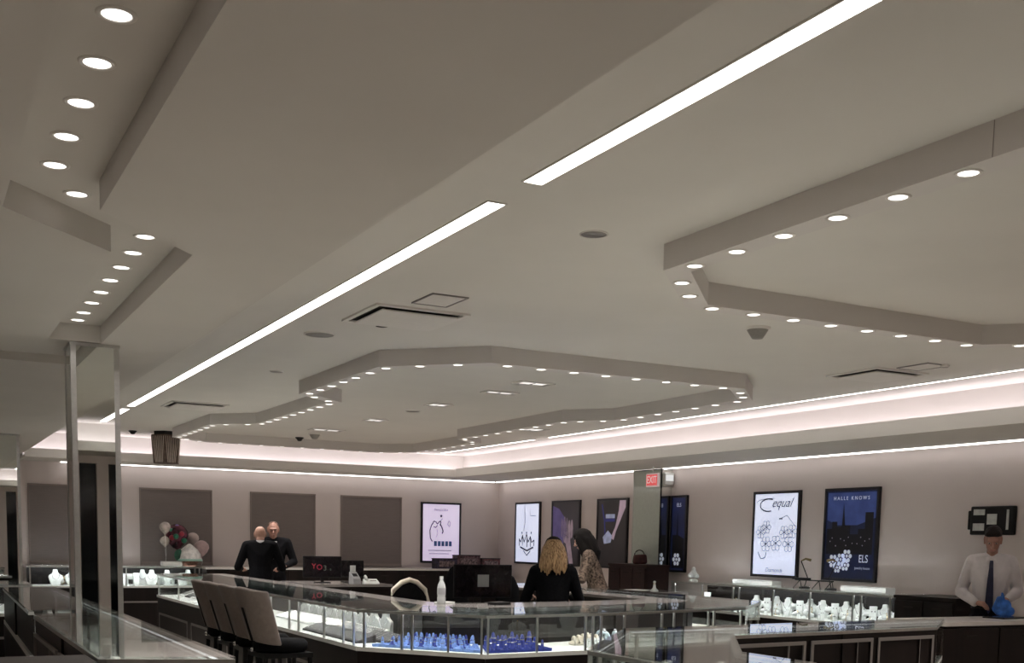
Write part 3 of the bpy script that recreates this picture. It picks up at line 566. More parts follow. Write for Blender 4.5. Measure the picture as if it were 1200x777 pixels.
# ------------------------------------------------------------------ blob figures: hulls of ellipsoids fused into one skin
def sph(c, r, n=10, m=7):
    r = r if isinstance(r, (tuple, list)) else (r, r, r); out = []
    for i in range(m+1):
        th = math.pi*i/m
        for j in range(n if 0 < i < m else 1):
            ph = 2*math.pi*j/n; out.append((c[0]+r[0]*math.sin(th)*math.cos(ph), c[1]+r[1]*math.sin(th)*math.sin(ph), c[2]+r[2]*math.cos(th)))
    return out
def blob(name, pieces, m, parent, voxel=.008, it=4, label=None):
    vs, fs = [], []
    for pc in pieces:
        bm = bmesh.new()
        for c, r in pc:
            for v in sph(c, r): bm.verts.new(v)
        h = bmesh.ops.convex_hull(bm, input=bm.verts)
        bmesh.ops.delete(bm, geom=list({g for g in h['geom_interior']+h['geom_unused'] if isinstance(g, bmesh.types.BMVert)}), context='VERTS')
        bm.verts.index_update(); n = len(vs)
        vs += [tuple(v.co) for v in bm.verts]; fs += [tuple(n+v.index for v in f.verts) for f in bm.faces]; bm.free()
    me = bpy.data.meshes.new('tmp'); me.from_pydata(vs, [], fs); o = bpy.data.objects.new('tmp', me); COL.objects.link(o)
    r = o.modifiers.new('r', 'REMESH'); r.mode = 'VOXEL'; r.voxel_size = voxel; r.use_smooth_shade = True
    sm = o.modifiers.new('s', 'SMOOTH'); sm.factor = .5; sm.iterations = it
    me2 = bpy.data.meshes.new_from_object(o.evaluated_get(bpy.context.evaluated_depsgraph_get())); bpy.data.objects.remove(o)
    me2.materials.clear(); me2.materials.append(m); me2.polygons.foreach_set('use_smooth', [True]*len(me2.polygons)); me2.name = name
    ob = bpy.data.objects.new(name, me2); COL.objects.link(ob); ob.parent = parent
    if label: ob['label'] = label
    return ob
def V(*a): return Vector(a)
def hand(wr, d, n, side, curl=.5):
    d = d.normalized(); n = (n-n.dot(d)*d).normalized(); s_ = d.cross(n)*side; ps = []
    ps.append([(wr, .022), (wr+.085*d+.030*s_, .013), (wr+.09*d-.030*s_, .012), (wr+.045*d, .020)])
    for k, L in enumerate((.068, .078, .074, .058)):
        b = wr+.085*d+(.031-.0205*k)*s_; m_ = b+.5*L*(math.cos(curl)*d+math.sin(curl)*n); t_ = m_+.5*L*(math.cos(2*curl)*d+math.sin(2*curl)*n)
        ps += [[(b, .0088), (m_, .0082)], [(m_, .0082), (t_, .0068)]]
    b = wr+.028*d+.026*s_; m_ = b+.04*(d*.6+s_*.7+n*.35); t_ = m_+.032*(d*.8+s_*.25+n*.55)
    ps += [[(b, .013), (m_, .0105)], [(m_, .0105), (t_, .0085)]]
    return ps
def person(label, loc, rz, H, pose, skin, top, bottom, hair=None, collar=None, tie=None, female=False, shoes=M_BLACK, topname='shirt'):
    """local frame: facing +y, z up; pose gives pelvis, lean, head offset, elbows, wrists, hand directions and legs"""
    t = thing('person', label, 'person', loc, rz); k = H/1.75
    g = lambda key, d=None: pose.get(key, d)
    pel = V(*g('pelvis', (0, 0, .95)))*k; lean = g('lean', 0); side = g('side', 0)
    def up(h, fwd=0, lat=0):    # a point of the leaning spine h above the pelvis
        hh = h*k; return pel+V(lat*k+math.sin(side)*hh, math.sin(lean)*hh+math.cos(lean)*fwd*k, math.cos(lean)*hh-math.sin(lean)*fwd*k)
    sw = pose.get('sw', .165 if female else .190)
    waist, chest, shl, shr, nk = up(.16), up(.34, .01), up(.475, -.01, -sw), up(.475, -.01, sw), up(.52, -.01)
    nod = g('nod', .1); hd = nk+V(*g('head', (0, .035, .155)))*k; turn = g('turn', 0)
    RM = Matrix.Rotation(turn, 3, 'Z') @ Matrix.Rotation(-nod, 3, 'X')
    hp = lambda x, y, z: hd+RM @ (V(x, y, z)*k)
    hips = (.165, .115, .10) if not female else (.17, .115, .10)
    tor = lambda e: [[(pel, tuple(k*(a+e) for a in hips)), (waist, (k*(.138+e), k*(.098+e), k*.06))], [(waist, (k*(.138+e), k*(.098+e), k*.06)), (chest, (k*(.165+e-(.015 if female else 0)), k*(.112+e), k*.09))],
                     [(chest, (k*(.165+e-(.015 if female else 0)), k*(.112+e), k*.09)), (shl.lerp(shr, .12), k*(.062+e)), (shl.lerp(shr, .88), k*(.062+e)), (nk-V(0, 0, .02*k), k*(.06+e*.5))]]
    if female: tor0 = tor; tor = lambda e: tor0(e)+[[(up(.32, .085, -.07), k*(.062+e)), (up(.34, .02, -.07), k*.07)], [(up(.32, .085, .07), k*(.062+e)), (up(.34, .02, .07), k*.07)]]
    ar = .052 if not female else .045
    el = [V(*p)*k for p in g('elbows', ((-.27, -.03, 1.14), (.27, -.03, 1.14)))]; wr = [V(*p)*k for p in g('wrists', ((-.26, .08, .90), (.26, .08, .90)))]
    arms = lambda e: [x for i, sh in enumerate((shl, shr)) for x in ([(sh, k*(ar+.006+e)), (el[i], k*(ar-.010+e))], [(el[i], k*(ar-.010+e)), (wr[i], k*(.029+e*.8))])]
    hdv = g('handdir', ((0, .3, -1), (0, .3, -1))); hn = g('palm', ((1, 0, 0), (-1, 0, 0)))
    kn = [V(*p)*k for p in g('knees', ((-.10, .03, .50), (.10, .03, .50)))]; an = [V(*p)*k for p in g('ankles', ((-.11, -.02, .08), (.11, -.02, .08)))]
    hipj = [pel+V(-.09*k, 0, -.03*k), pel+V(.09*k, 0, -.03*k)]
    legs = lambda e: [x for i in (0, 1) for x in ([(hipj[i], k*(.086+e)), (kn[i], k*(.055+e))], [(kn[i], k*(.055+e)), (kn[i].lerp(an[i], .3)+V(0, -.015, 0), k*(.056+e)), (an[i], k*(.036+e))])]
    head = [[(hp(0, -.012, .035), (.076*k, .094*k, .086*k)), (hp(0, .012, -.045), (.058*k, .066*k, .055*k))], [(hp(0, .012, -.045), (.058*k, .066*k, .05*k)), (hp(0, .052, -.088), (.026*k, .022*k, .018*k))],
            [(hp(0, .088, .012), .008*k), (hp(0, .106, -.022), .0125*k)], [(hp(-.013, .092, -.027), .008*k), (hp(.013, .092, -.027), .008*k)], [(hp(-.04, .078, .03), .014*k), (hp(.04, .078, .03), .014*k)],
            [(hp(-.020, .078, -.056), .009*k), (hp(.020, .078, -.056), .009*k)],
            [(hp(-.078, -.004, .02), (.009*k, .017*k, .022*k)), (hp(-.076, .002, -.02), (.007*k, .010*k, .012*k))], [(hp(.078, -.004, .02), (.009*k, .017*k, .022*k)), (hp(.076, .002, -.02), (.007*k, .010*k, .012*k))],
            [(nk-V(0, 0, .05*k), k*.058), (hp(0, -.022, -.06), k*.052)]]
    pcs = tor(0)+arms(0)+legs(0)+head
    for i, sd in enumerate((-1, 1)): pcs += hand(wr[i], V(*hdv[i]), V(*hn[i]), sd*g('thumb', (1, 1))[i], g('curl', .45))
    for i in (0, 1): pcs.append([(an[i], .036*k), (an[i]+V(0, -.03*k, -.045*k), .028*k), (an[i]+V(0, .15*k, -.05*k), (.04*k, .04*k, .022*k))])
    blob('body', pcs, skin, t, .0068)
    cl = tor(.016)+arms(.013)
    cl[0] = [(pel+V(0, 0, .0 if not g('longtop') else -.10), tuple(k*(a+.018) for a in hips)), (waist, (k*.156, k*.118, k*.06))]
    if g('tuck'): cl[0] = [(up(.12), (k*.150, k*.112, k*.03)), (waist, (k*.154, k*.116, k*.05))]
    blob(topname, cl, top, t, .0095, 3)
    blob('trousers', [[(pel, tuple(k*(a+.010) for a in hips)), (hipj[0], k*.098), (hipj[1], k*.098)]]+([[(pel, tuple(k*(a+.010) for a in hips)), (up(.10), (k*.152, k*.114, k*.02))]] if g('tuck') else [])+legs(.012), bottom, t, .011, 3)
    for i in (0, 1):
        a = an[i]; blob('shoe', [[(a+V(0, -.03*k, -.02*k), .042*k), (a+V(0, -.035*k, -.055*k), (.042*k, .045*k, .025*k)), (a+V(0, .15*k, -.055*k), (.048*k, .06*k, .025*k))]], shoes, t, .009, 3)
    for sx in (-.032, .032):
        eye = MB().ball(hp(sx, .0775, .008), (.0115*k, .008*k, .0065*k), 10, 8).build('eye', mat('eye_white', (.38, .34, .31), .3), t, True)
        MB().ball(hp(sx, .0835, .008), (.0055*k, .004*k, .0055*k), 8, 6).build('iris', mat('iris_dark', (.03, .02, .015), .2), eye, True)
    MB().tube([hp(-.024, .081, -.057), hp(-.008, .0885, -.055), hp(.008, .0885, -.055), hp(.024, .081, -.057)], .0042*k, 6).build('mouth', mat('lips', (.36, .16, .14), .5), t, True)
    return t, hp, up, nk, k
SK = mat('skin', (.50, .29, .22), .5, noise=.05, nscale=30); SK2 = mat('skin_tan', (.36, .19, .145), .5, noise=.05, nscale=30)
M_SHIRT = mat('white_shirt', (.62, .58, .59), .8, noise=.05, nscale=12, bump=.5, bscale=14)
M_SUIT = mat('black_suit', (.0045, .0045, .006), .9, spec=.12, noise=.3, nscale=50, bump=.3, bscale=12)
M_TROU = mat('dark_trousers', (.006, .006, .009), .9, spec=.15, noise=.3, nscale=50)
# man in shirt and tie at right
t, hp, up, nk, k = person('person in white shirt and dark tie holding a blue cloth at the right edge', (8.38, 6.86, 0), R(129), 1.78,
    dict(tuck=True, lean=.06, nod=.36, elbows=((-.25, -.05, 1.18), (.27, -.05, 1.17)), wrists=((-.17, .20, 1.13), (.13, .19, 1.09)), handdir=((.45, .6, -.25), (-.9, .3, -.15)), palm=((.3, .0, -1), (0, -.3, -1)), head=(0, .045, .14), sw=.170), SK2, M_SHIRT, M_TROU)
M_HAIRD = mat('dark_brown_hair', (.012, .007, .006), .6, spec=.2, noise=.4, nscale=40, stretch=(6, 6, 1), bump=.6, bscale=70)
blob('hair', [[(hp(0, -.022, .062), (.082*k, .095*k, .072*k)), (hp(0, -.055, .0), (.078*k, .055*k, .06*k))], [(hp(-.05, .055, .082), .022*k), (hp(.05, .06, .08), .022*k), (hp(0, 0, .10), .04*k)]], M_HAIRD, t, .008)
M_TIE = mat('navy_tie', (.012, .014, .045), .5, noise=.3, nscale=80)
pts = [up(.50, .075), up(.44, .122), up(.34, .140), up(.22, .135), up(.12, .13), up(.05, .135)]
wd = [.016, .020, .028, .034, .038, .004]; mb = MB(); vs = []
for p, w_ in zip(pts, wd): vs += [(p.x-w_, p.y, p.z), (p.x+w_, p.y, p.z), (p.x+w_, p.y+.008, p.z), (p.x-w_, p.y+.008, p.z)]
mb.add(vs, [(4*i+j, 4*i+(j+1) % 4, 4*i+4+(j+1) % 4, 4*i+4+j) for i in range(5) for j in range(4)]+[(3, 2, 1, 0), (20, 21, 22, 23)]); mb.build('tie', M_TIE, t)
mb = MB()
for sx in (-1, 1): mb.add([tuple(nk+V(*p)*k) for p in ((sx*.058, -.03, .045), (sx*.060, .03, .030), (sx*.012, .075, -.012), (sx*.045, .085, -.045), (sx*.080, .03, -.01), (sx*.080, -.03, .0))], [(0, 1, 4, 5), (1, 2, 3, 4)])
t.scale = (.88, 1, 1); cb = mb.build('collar', M_SHIRT, t); so = cb.modifiers.new('s', 'SOLIDIFY'); so.thickness = .006
mb = MB().lathe([(.185*k, 0), (.187*k, .034), (.178*k, .034), (.176*k, 0)], 28, (up(.10).x, up(.10).y, up(.10).z-.02), .88, .66, caps=False); mb.build('belt', M_BLACK, t, True)
w_ = blob('blue_cloth', [[((0, 0, 0), (.05, .04, .05)), ((.03, .02, -.06), (.055, .04, .03))], [((.05, 0, .03), (.03, .03, .05)), ((.07, .01, -.03), .035)], [((-.04, .02, -.05), .04), ((.0, .03, -.09), .03)], [((.02, .02, .06), .016), ((.03, .02, .10), .012)]], mat('cloth_blue', (.03, .14, .50), .7, noise=.3, nscale=20), None, .009, 2)
tag(w_, 'crumpled bright blue cloth in the hand of the man at right', 'cloth')
w_.location = Matrix.Translation(t.location) @ Matrix.Rotation(R(129), 4, 'Z') @ V(-.13, .30, 1.095); w_.rotation_euler = (0, 0, R(129))
# woman with long blond hair, seen from behind, seated
SEAT = dict(pelvis=(0, 0, .845), knees=((-.12, .42, .80), (.12, .42, .80)), ankles=((-.12, .38, .42), (.12, .38, .42)))
t, hp, up, nk, k = person('person with long blond hair in black, seen from behind at the middle island', (5.20, 9.02, 0), -R(28), 1.70,
    dict(SEAT, lean=.05, nod=.12, elbows=((-.27, .06, 1.02), (.27, .06, 1.02)), wrists=((-.22, .27, 1.08), (.20, .27, 1.07)), handdir=((.1, 1, 0), (-.1, 1, 0)), palm=((0, 0, -1), (0, 0, -1))), SK, M_SUIT, M_TROU, female=True, topname='top')
M_BLOND = mat('blond_hair', (.30, .155, .06), .55, noise=.5, nscale=16, stretch=(9, 9, .5), bump=.6, bscale=40, col2=(.62, .40, .20))
blob('hair_crown', [[(hp(0, -.005, .062), (.084*k, .098*k, .076*k)), (hp(0, -.03, .05), (.084*k, .09*k, .05*k))], [(hp(.078, .02, .03), (.02*k, .05*k, .04*k)), (hp(.098, .03, -.13), (.02*k, .03*k, .05*k))], [(hp(-.078, .02, .03), (.02*k, .05*k, .04*k)), (hp(-.098, .03, -.13), (.02*k, .03*k, .05*k))]], M_HAIRD, t, .009, 4, 'dark roots over blond lengths')
bp = []
for q in range(13):
    a = -1.45+2.9*q/12; x0, y0 = .088*math.sin(a), -.02-.098*math.cos(a); wv = .010*math.sin(q*2.3)
    pts_ = [hp(x0*.62, -.03-.085*math.cos(a)*.8, .085), hp(x0*1.02, y0, .02), hp(x0*1.22+wv, y0-.014, -.07), hp(x0*1.38-wv, y0-.018, -.15), hp(x0*1.48+wv, y0-.006, -.225-.018*math.sin(q*1.9))]
    for (p0, r0_), (p1, r1_) in zip(zip(pts_, (.012, .019, .020, .018, .009)), list(zip(pts_, (.012, .019, .020, .018, .009)))[1:]): bp.append([(p0, r0_*k), (p1, r1_*k)])
bp.append([(hp(0, -.05, .02), (.07*k, .06*k, .05*k)), (hp(0, -.07, -.14), (.105*k, .05*k, .06*k))])
blob('hair', bp, M_BLOND, t, .006, 2, 'long wavy blond hair')
# woman with long dark hair leaning over the counter
t, hp, up, nk, k = person('person with long dark hair in a brown patterned top leaning forward', (7.16, 11.30, 0), R(60), 1.75,
    dict(lean=.34, nod=.35, elbows=((-.24, .22, 1.13), (.26, .20, 1.13)), wrists=((-.10, .46, 1.13), (.12, .47, 1.12)), handdir=((.25, 1, 0), (-.25, 1, 0)), palm=((0, 0, -1), (0, 0, -1)), head=(0, .06, .13)), SK, mat('brown_print', (.085, .055, .042), .8, spec=.2, noise=.7, nscale=42, col2=(.22, .16, .125)), M_TROU, female=True, topname='blouse')
M_HAIRB = mat('black_brown_hair', (.006, .004, .004), .6, spec=.2, noise=.4, nscale=30, stretch=(6, 6, 1), bump=.6, bscale=60)
blob('hair', [[(hp(0, -.02, .058), (.108*k, .118*k, .09*k)), (hp(0, -.05, -.02), (.112*k, .10*k, .07*k))], [(hp(0, -.06, -.0), (.115*k, .095*k, .07*k)), (hp(0, -.085, -.16), (.128*k, .085*k, .07*k))], [(hp(0, -.085, -.16), (.128*k, .085*k, .07*k)), (hp(0, -.06, -.27), (.10*k, .05*k, .04*k))], [(hp(-.082, .035, .03), (.018*k, .05*k, .05*k)), (hp(-.095, .0, -.22), (.035*k, .07*k, .06*k))], [(hp(.082, .035, .03), (.018*k, .05*k, .05*k)), (hp(.095, .0, -.24), (.035*k, .07*k, .06*k))], [(hp(-.04, .07, .085), .022*k), (hp(.05, .07, .085), .022*k), (hp(0, 0, .11), .03*k)]], M_HAIRB, t, .009)
# two men at the back counter
t, hp, up, nk, k = person('person with bald head in a black suit, seen from behind near the back wall', (4.28, 15.5, 0), -R(15), 1.76,
    dict(lean=.24, nod=.30, sw=.180, head=(0, .06, .105), elbows=((-.30, .08, 1.12), (.30, .08, 1.12)), wrists=((-.26, .30, 1.10), (.26, .30, 1.10)), handdir=((.2, 1, 0), (-.2, 1, 0)), palm=((0, 0, -1), (0, 0, -1))), SK, M_SUIT, M_TROU, topname='jacket')
MB().lathe([(.066*k, 0), (.064*k, .035), (.058*k, .035)], 20, tuple(nk-V(0, .005, .0)), caps=False).build('collar', M_SHIRT, t, True)
t, hp, up, nk, k = person('person in a black suit facing the bald man across the back counter', (4.72, 16.40, 0), R(165), 1.80,
    dict(lean=.04, nod=.15, head=(0, .04, .13), elbows=((-.29, .02, 1.16), (.29, .02, 1.16)), wrists=((-.16, .24, 1.10), (.16, .24, 1.10)), handdir=((.3, 1, 0), (-.3, 1, 0)), palm=((0, 0, -1), (0, 0, -1))), SK2, M_SUIT, M_TROU, topname='jacket')
MB().add([tuple(up(.50, .085, x)) for x in (-.05, .05)]+[tuple(up(.25, .135, 0)), tuple(up(.38, .14, 0))], [(0, 2, 3), (3, 2, 1), (0, 3, 1)]).build('shirt_front', M_SHIRT, t)
blob('hair', [[(hp(0, -.03, .062), (.079*k, .086*k, .062*k)), (hp(0, -.06, .0), (.072*k, .045*k, .05*k))]], mat('short_brown_hair', (.10, .05, .035), .6, noise=.3), t, .008)

# ------------------------------------------------------------------ bar stools
def make_stool():
    t = thing('bar_stool', 'x', 'stool', (0, 0, 0))          # faces +x (the counter)
    vs, fs = [], []; NA, NZ = 14, 8
    for j in range(NZ+1):
        z = .775+.395*j/NZ
        for i in range(NA+1):
            a = R(88+184*i/NA); rx = .13+.02*(j/NZ); vs.append((-.07+rx*math.cos(a)-.10*(j/NZ), .205*math.sin(a)*(1-.08*(j/NZ)**2), z+.012*math.cos(a*2)))
    for j in range(NZ):
        for i in range(NA):
            if j < 5 and i == NA//2: continue        # slot in the lower half of the back
            n = NA+1; fs.append((j*n+i, j*n+i+1, (j+1)*n+i+1, (j+1)*n+i))
    b = MB().add(vs, fs).build('backrest', M_TAUPE, t, True); so = b.modifiers.new('s', 'SOLIDIFY'); so.thickness = .045; so.offset = 0; sb = b.modifiers.new('b', 'BEVEL'); sb.width = .012; sb.segments = 2
    MB().add([(p[0]-.026, p[1], p[2]) for j in range(6) for p in (vs[j*(NA+1)+NA//2], vs[j*(NA+1)+NA//2+1])], [(2*j, 2*j+1, 2*j+3, 2*j+2) for j in range(5)]).build('slot_shade_strip', M_BLACKF, t)  # added black strip over the slot, standing in for shade in the gap
    MB().lathe([(.001, .70), (.20, .70), (.225, .72), (.225, .765), (.20, .79), (.001, .795)], 24, sx=.92, sy=.82, caps=False).build('seat_cushion', M_BLACKF, t, True)
    MB().box(-.19, .19, -.18, .18, .665, .70).build('seat_frame', M_BLACK, t)
    for sx in (-1, 1):
        for sy in (-1, 1): MB().tube([(sx*.17, sy*.16, .67), (sx*.20, sy*.19, 0)], [.018, .012], 8).build('leg', M_BLACK, t)
    MB().tube([(-.187, -.178, .28), (.187, -.178, .28), (.187, .178, .28), (-.187, .178, .28)], .010, 8, True).build('footrest', M_CHROME, t)
    MB().ball((-.215, 0, .72), .018).build('knob', M_CHROME, t, True)
    return t
proto = make_stool()
for i, y in enumerate((8.30, 8.78, 9.28, 9.74)):
    o = proto if i == 0 else copy_tree(proto)
    o.location = (2.44, y, 0); o.rotation_euler = (0, 0, R((4, -3, 2, -2)[i])); o['group'] = 'bar stools along the middle island'
    o['label'] = ('nearest taupe upholstered bar stool with slotted back at the middle island', 'second taupe bar stool from the camera in the row', 'third taupe bar stool from the camera in the row', 'farthest taupe bar stool of the row at the middle island')[i]

# ------------------------------------------------------------------ jewelry displays
def dup(src, loc, rz=0, sc=1, label=None, group=None, m=None):
    o = src.copy(); COL.objects.link(o); o.location = loc; o.rotation_euler = (0, 0, rz); o.scale = (sc, sc, sc)
    if label: o['label'] = label
    if group: o['group'] = group
    for ch in src.children:
        c = ch.copy(); COL.objects.link(c); c.parent = o
    return o
M_GOLD = mat('gold', (.75, .55, .25), .25, 1); M_GEM = mat('gems', (.70, .74, .80), .15, .7, noise=.5, nscale=200)
PROTO = {}
def proto_thing(name, cat): t = thing(name, 'x', cat, (0, 0, -50)); PROTO[name] = t; return t
def finish(): 
    for t in PROTO.values():
        for ch in list(t.children): bpy.data.objects.remove(ch)
        bpy.data.objects.remove(t)
# necklace bust: flat shouldered torso on a slanted foot
def bust(name, m):
    t = proto_thing(name, 'bust')
    prof = [(-.055, 0), (-.060, .03), (-.085, .10), (-.080, .125), (-.045, .145), (-.030, .165), (-.026, .20)]
    pts = prof+[(-x, z) for x, z in prof[::-1]]; n = len(pts)
    mb = MB(); mb.add([(x, -.012-.10*(z)+.0, z) for x, z in pts]+[(x*.92, .030+.06*z if z < .05 else .018, z) for x, z in pts], [tuple(range(n)), tuple(range(n, 2*n))[::-1]]+[(i, n+i, n+(i+1) % n, (i+1) % n) for i in range(n)])
    mb.v = [(x, y+.06*z, z) for x, y, z in mb.v]
    mb.build('stand', m, t, bevel=.010)
    MB().tube([(.045*math.cos(R(a)), -.030-.012*abs(math.sin(R(a))), .150+.075*math.sin(R(a))) for a in range(180, 361, 20)], .0035, 5).build('necklace', M_GEM, t)
bust('necklace_bust', M_WHITE)
def cone(name, m):
    t = proto_thing(name, 'ring stand')
    MB().lathe([(.022, 0), (.022, .008), (.013, .012), (.010, .04), (.006, .058), (.001, .062)], 10, caps=False).build('finger', m, t, True)
    MB().tube([(.0105*math.cos(R(a)), .0105*math.sin(R(a)), .036) for a in range(0, 360, 45)], .003, 5, True).build('ring', M_GEM, t)
cone('ring_stand', M_BLUE); cone('pale_ring_stand', M_LBLUE); cone('white_ring_stand', M_WHITE)
def ramp(name, m, m2):
    t = proto_thing(name, 'tray')
    MB().add([(-.12,-.09,0),(.12,-.09,0),(.12,.09,0),(-.12,.09,0),(-.12,-.09,.015),(.12,-.09,.015),(.12,.09,.07),(-.12,.09,.07)], [(0,3,2,1),(4,5,6,7),(0,1,5,4),(1,2,6,5),(2,3,7,6),(3,0,4,7)]).build('pad', m, t, bevel=.004)
    for k in range(5): MB().tube([(-.10+.05*k, -.07, .022), (-.10+.05*k, .0, .043), (-.10+.05*k, .07, .068)], .006, 6).build('bracelet', m2, t)
ramp('bracelet_ramp', M_WHITE, M_GEM); ramp('dark_bracelet_ramp', mat('dark_velvet', (.05, .045, .045), .8, noise=.2), M_GEM)
t = proto_thing('bracelet_roll', 'bracelet stand')
MB().xf(Matrix()).lathe([(.001,-.08),(.028,-.08),(.032,-.075),(.032,.075),(.028,.08),(.001,.08)], 16, caps=False).xf(Matrix.Translation((0,0,.09)) @ Matrix.Rotation(R(90), 4, 'Y')).build('roll', M_WHITE, t, True)
MB().box(-.012, .012, -.012, .012, 0, .065).build('post', M_WHITE, t); MB().box(-.05, .05, -.04, .04, 0, .008).build('foot', M_WHITE, t)
MB().tube([(.0, .033*math.cos(R(a)), .09+.033*math.sin(R(a))) for a in range(0, 360, 30)], .004, 5, True).build('bracelet', M_GEM, t)
t = proto_thing('earring_stand', 'earring stand')
MB().add([(-.022,-.02,0),(.022,-.02,0),(.030,.02,0),(-.030,.02,0),(-.030,.0,.13),(.030,.0,.13),(.030,.012,.13),(-.030,.012,.13)], [(0,3,2,1),(4,5,6,7),(0,1,5,4),(1,2,6,5),(2,3,7,6),(3,0,4,7)]).build('card', M_WHITE, t, bevel=.004)
for sx in (-.012, .012): MB().ball((sx, -.012, .09), .006, 8, 6).build('earring', M_GEM, t)
t = proto_thing('pillow_stand', 'pillow')
blob('pillow', [[((-.05, 0, .045), .034), ((.05, 0, .045), .034), ((0, 0, .055), (.03, .045, .045))]], M_WHITE, t, .009)
MB().tube([(0, .052*math.cos(R(a)), .055+.050*math.sin(R(a))) for a in range(0, 360, 24)], .004, 5, True).build('bracelet', M_GOLD, t)
rnd = random.Random(3)
def fill(cs, kind, u, v, rz, sc, label, group, dz=0):
    x, y = CS[cs]['pt'](u, v); return dup(PROTO[kind], (x, y, CS[cs]['zd']+dz), rz, sc, label, group)
# wall case F: white busts, rolls and stands (front faces -x)
kinds = ['necklace_bust', 'bracelet_roll', 'earring_stand', 'necklace_bust', 'pillow_stand', 'earring_stand']
nm = {'necklace_bust': 'white necklace bust', 'bracelet_roll': 'white bracelet roll', 'earring_stand': 'upright white earring stand', 'pillow_stand': 'white bracelet pillow', 'bracelet_ramp': 'white sloping bracelet tray', 'white_ring_stand': 'small white ring cone'}
for i in range(26):
    u = .33+.65*(i+.5)/26
    k = kinds[i % 6]; fill('F', k, u, .55+.12*(i % 2), -R(90)+rnd.uniform(-.4, .4)+R(40), {'necklace_bust': 1.0, 'earring_stand': 1.35, 'bracelet_roll': 1.1, 'pillow_stand': 1.1}[k], nm[k]+' in the wall case under the posters', 'white displays in the right wall case')
for i in range(26):
    u = .34+.64*(i+.5)/26
    k = ('pillow_stand', 'white_ring_stand', 'earring_stand')[i % 3]; fill('F', k, u, .22+.1*(i % 2), -R(60)+rnd.uniform(-.5, .5), (.7, 1.3, .8)[i % 3], nm[k]+' in the wall case under the posters', 'white displays in the right wall case')
for u, k in ((.06, 'white_ring_stand'), (.12, 'earring_stand'), (.2, 'white_ring_stand'), (.27, 'pillow_stand')):
    fill('F', k, u, .4, -R(50), 1.5, nm[k]+' at the far end of the right wall case', 'white displays at the far end of the wall case')
# back case D
for i in range(18):
    u = .14+.82*(i+.5)/18; k = ('necklace_bust', 'pillow_stand', 'necklace_bust', 'bracelet_roll', 'earring_stand', 'necklace_bust')[i % 6]
    fill('D', k, u, .3+.2*(i % 2), rnd.uniform(-.4, .4)-.2, 1.15 if k == 'necklace_bust' else 1.4, nm[k]+' in the back wall case', 'white displays in the back wall case')
# middle island: far unit and long unit
for i in range(10): fill('B0', ('bracelet_ramp', 'dark_bracelet_ramp')[i % 2], .1+.085*i, .5, -R(90), 1.0, ('white', 'dark')[i % 2]+' sloping bracelet tray in the far showcase beyond the stools', 'trays in the far island showcase')
for i in range(12):
    fill('B1', 'bracelet_ramp', .20+.058*i, .62, -R(90), 1.0, 'white sloping bracelet tray behind the stools in the island case', 'white trays behind the stools')
for i in range(9): fill('B1', 'necklace_bust', .22+.075*i, .86, -R(70), .95, 'white necklace bust behind the stools in the island case', 'white busts behind the stools')
for i in range(6): fill('B1', 'dark_bracelet_ramp', .62+.06*i, .26, -R(90), .9, 'dark sloping bracelet tray near the corner of the island case', 'dark trays near the island corner')
for i in range(3): fill('B1', 'dark_bracelet_ramp', .88+.04*i, .55, -R(80), .9, 'dark sloping bracelet tray near the corner of the island case', 'dark trays near the island corner')
def tray(cs, u0, u1, v0, v1, m, label, z=.012):
    p = [CS[cs]['pt'](u, v) for u, v in ((u0, v0), (u1, v0), (u1, v1), (u0, v1))]; c = Vector((sum(a[0] for a in p)/4, sum(a[1] for a in p)/4))
    t = thing('velvet_tray', label, 'tray', (c.x, c.y, CS[cs]['zd']))
    MB().prism([tuple(Vector(a)-c) for a in p], 0, z).build('pad', m, t, bevel=.003)
    q = [(Vector(a)-c) for a in p]
    for i in range(4):
        a, b = q[i], q[(i+1) % 4]; MB().prism([tuple(a), tuple(b), tuple(b*.97), tuple(a*.97)], z, z+.008).build('rim', m, t)
tray('B2', .06, .97, .12, .80, M_LBLUE, 'pale blue velvet tray in the angled island corner')
for i in range(10):
    for j in range(5):
        u = .12+.085*i+rnd.uniform(-.014, .014); v = .20+.13*j+rnd.uniform(-.02, .02)
        fill('B2', ('pale_ring_stand', 'ring_stand', 'pale_ring_stand')[(i+2*j) % 3], u, v, rnd.uniform(0, 6), 1.0+.25*(j > 2), ('pale blue', 'dark blue', 'pale blue')[(i+2*j) % 3]+' ring cone on the pale blue tray', 'ring cones on the pale blue tray', .012)
tray('B3', .02, .62, .10, .75, M_BLUE, 'dark blue velvet tray in the front island case')
for i in range(8):
    for j in range(3):
        u = .06+.073*i+rnd.uniform(-.01, .01); v = .25+.19*j
        o = fill('B3', 'ring_stand', u, v, rnd.uniform(0, 6), 1.0+.4*((i+j) % 3 == 0)+.15*j, 'dark blue ring cone on the dark blue tray', 'ring cones on the dark blue tray', .012)
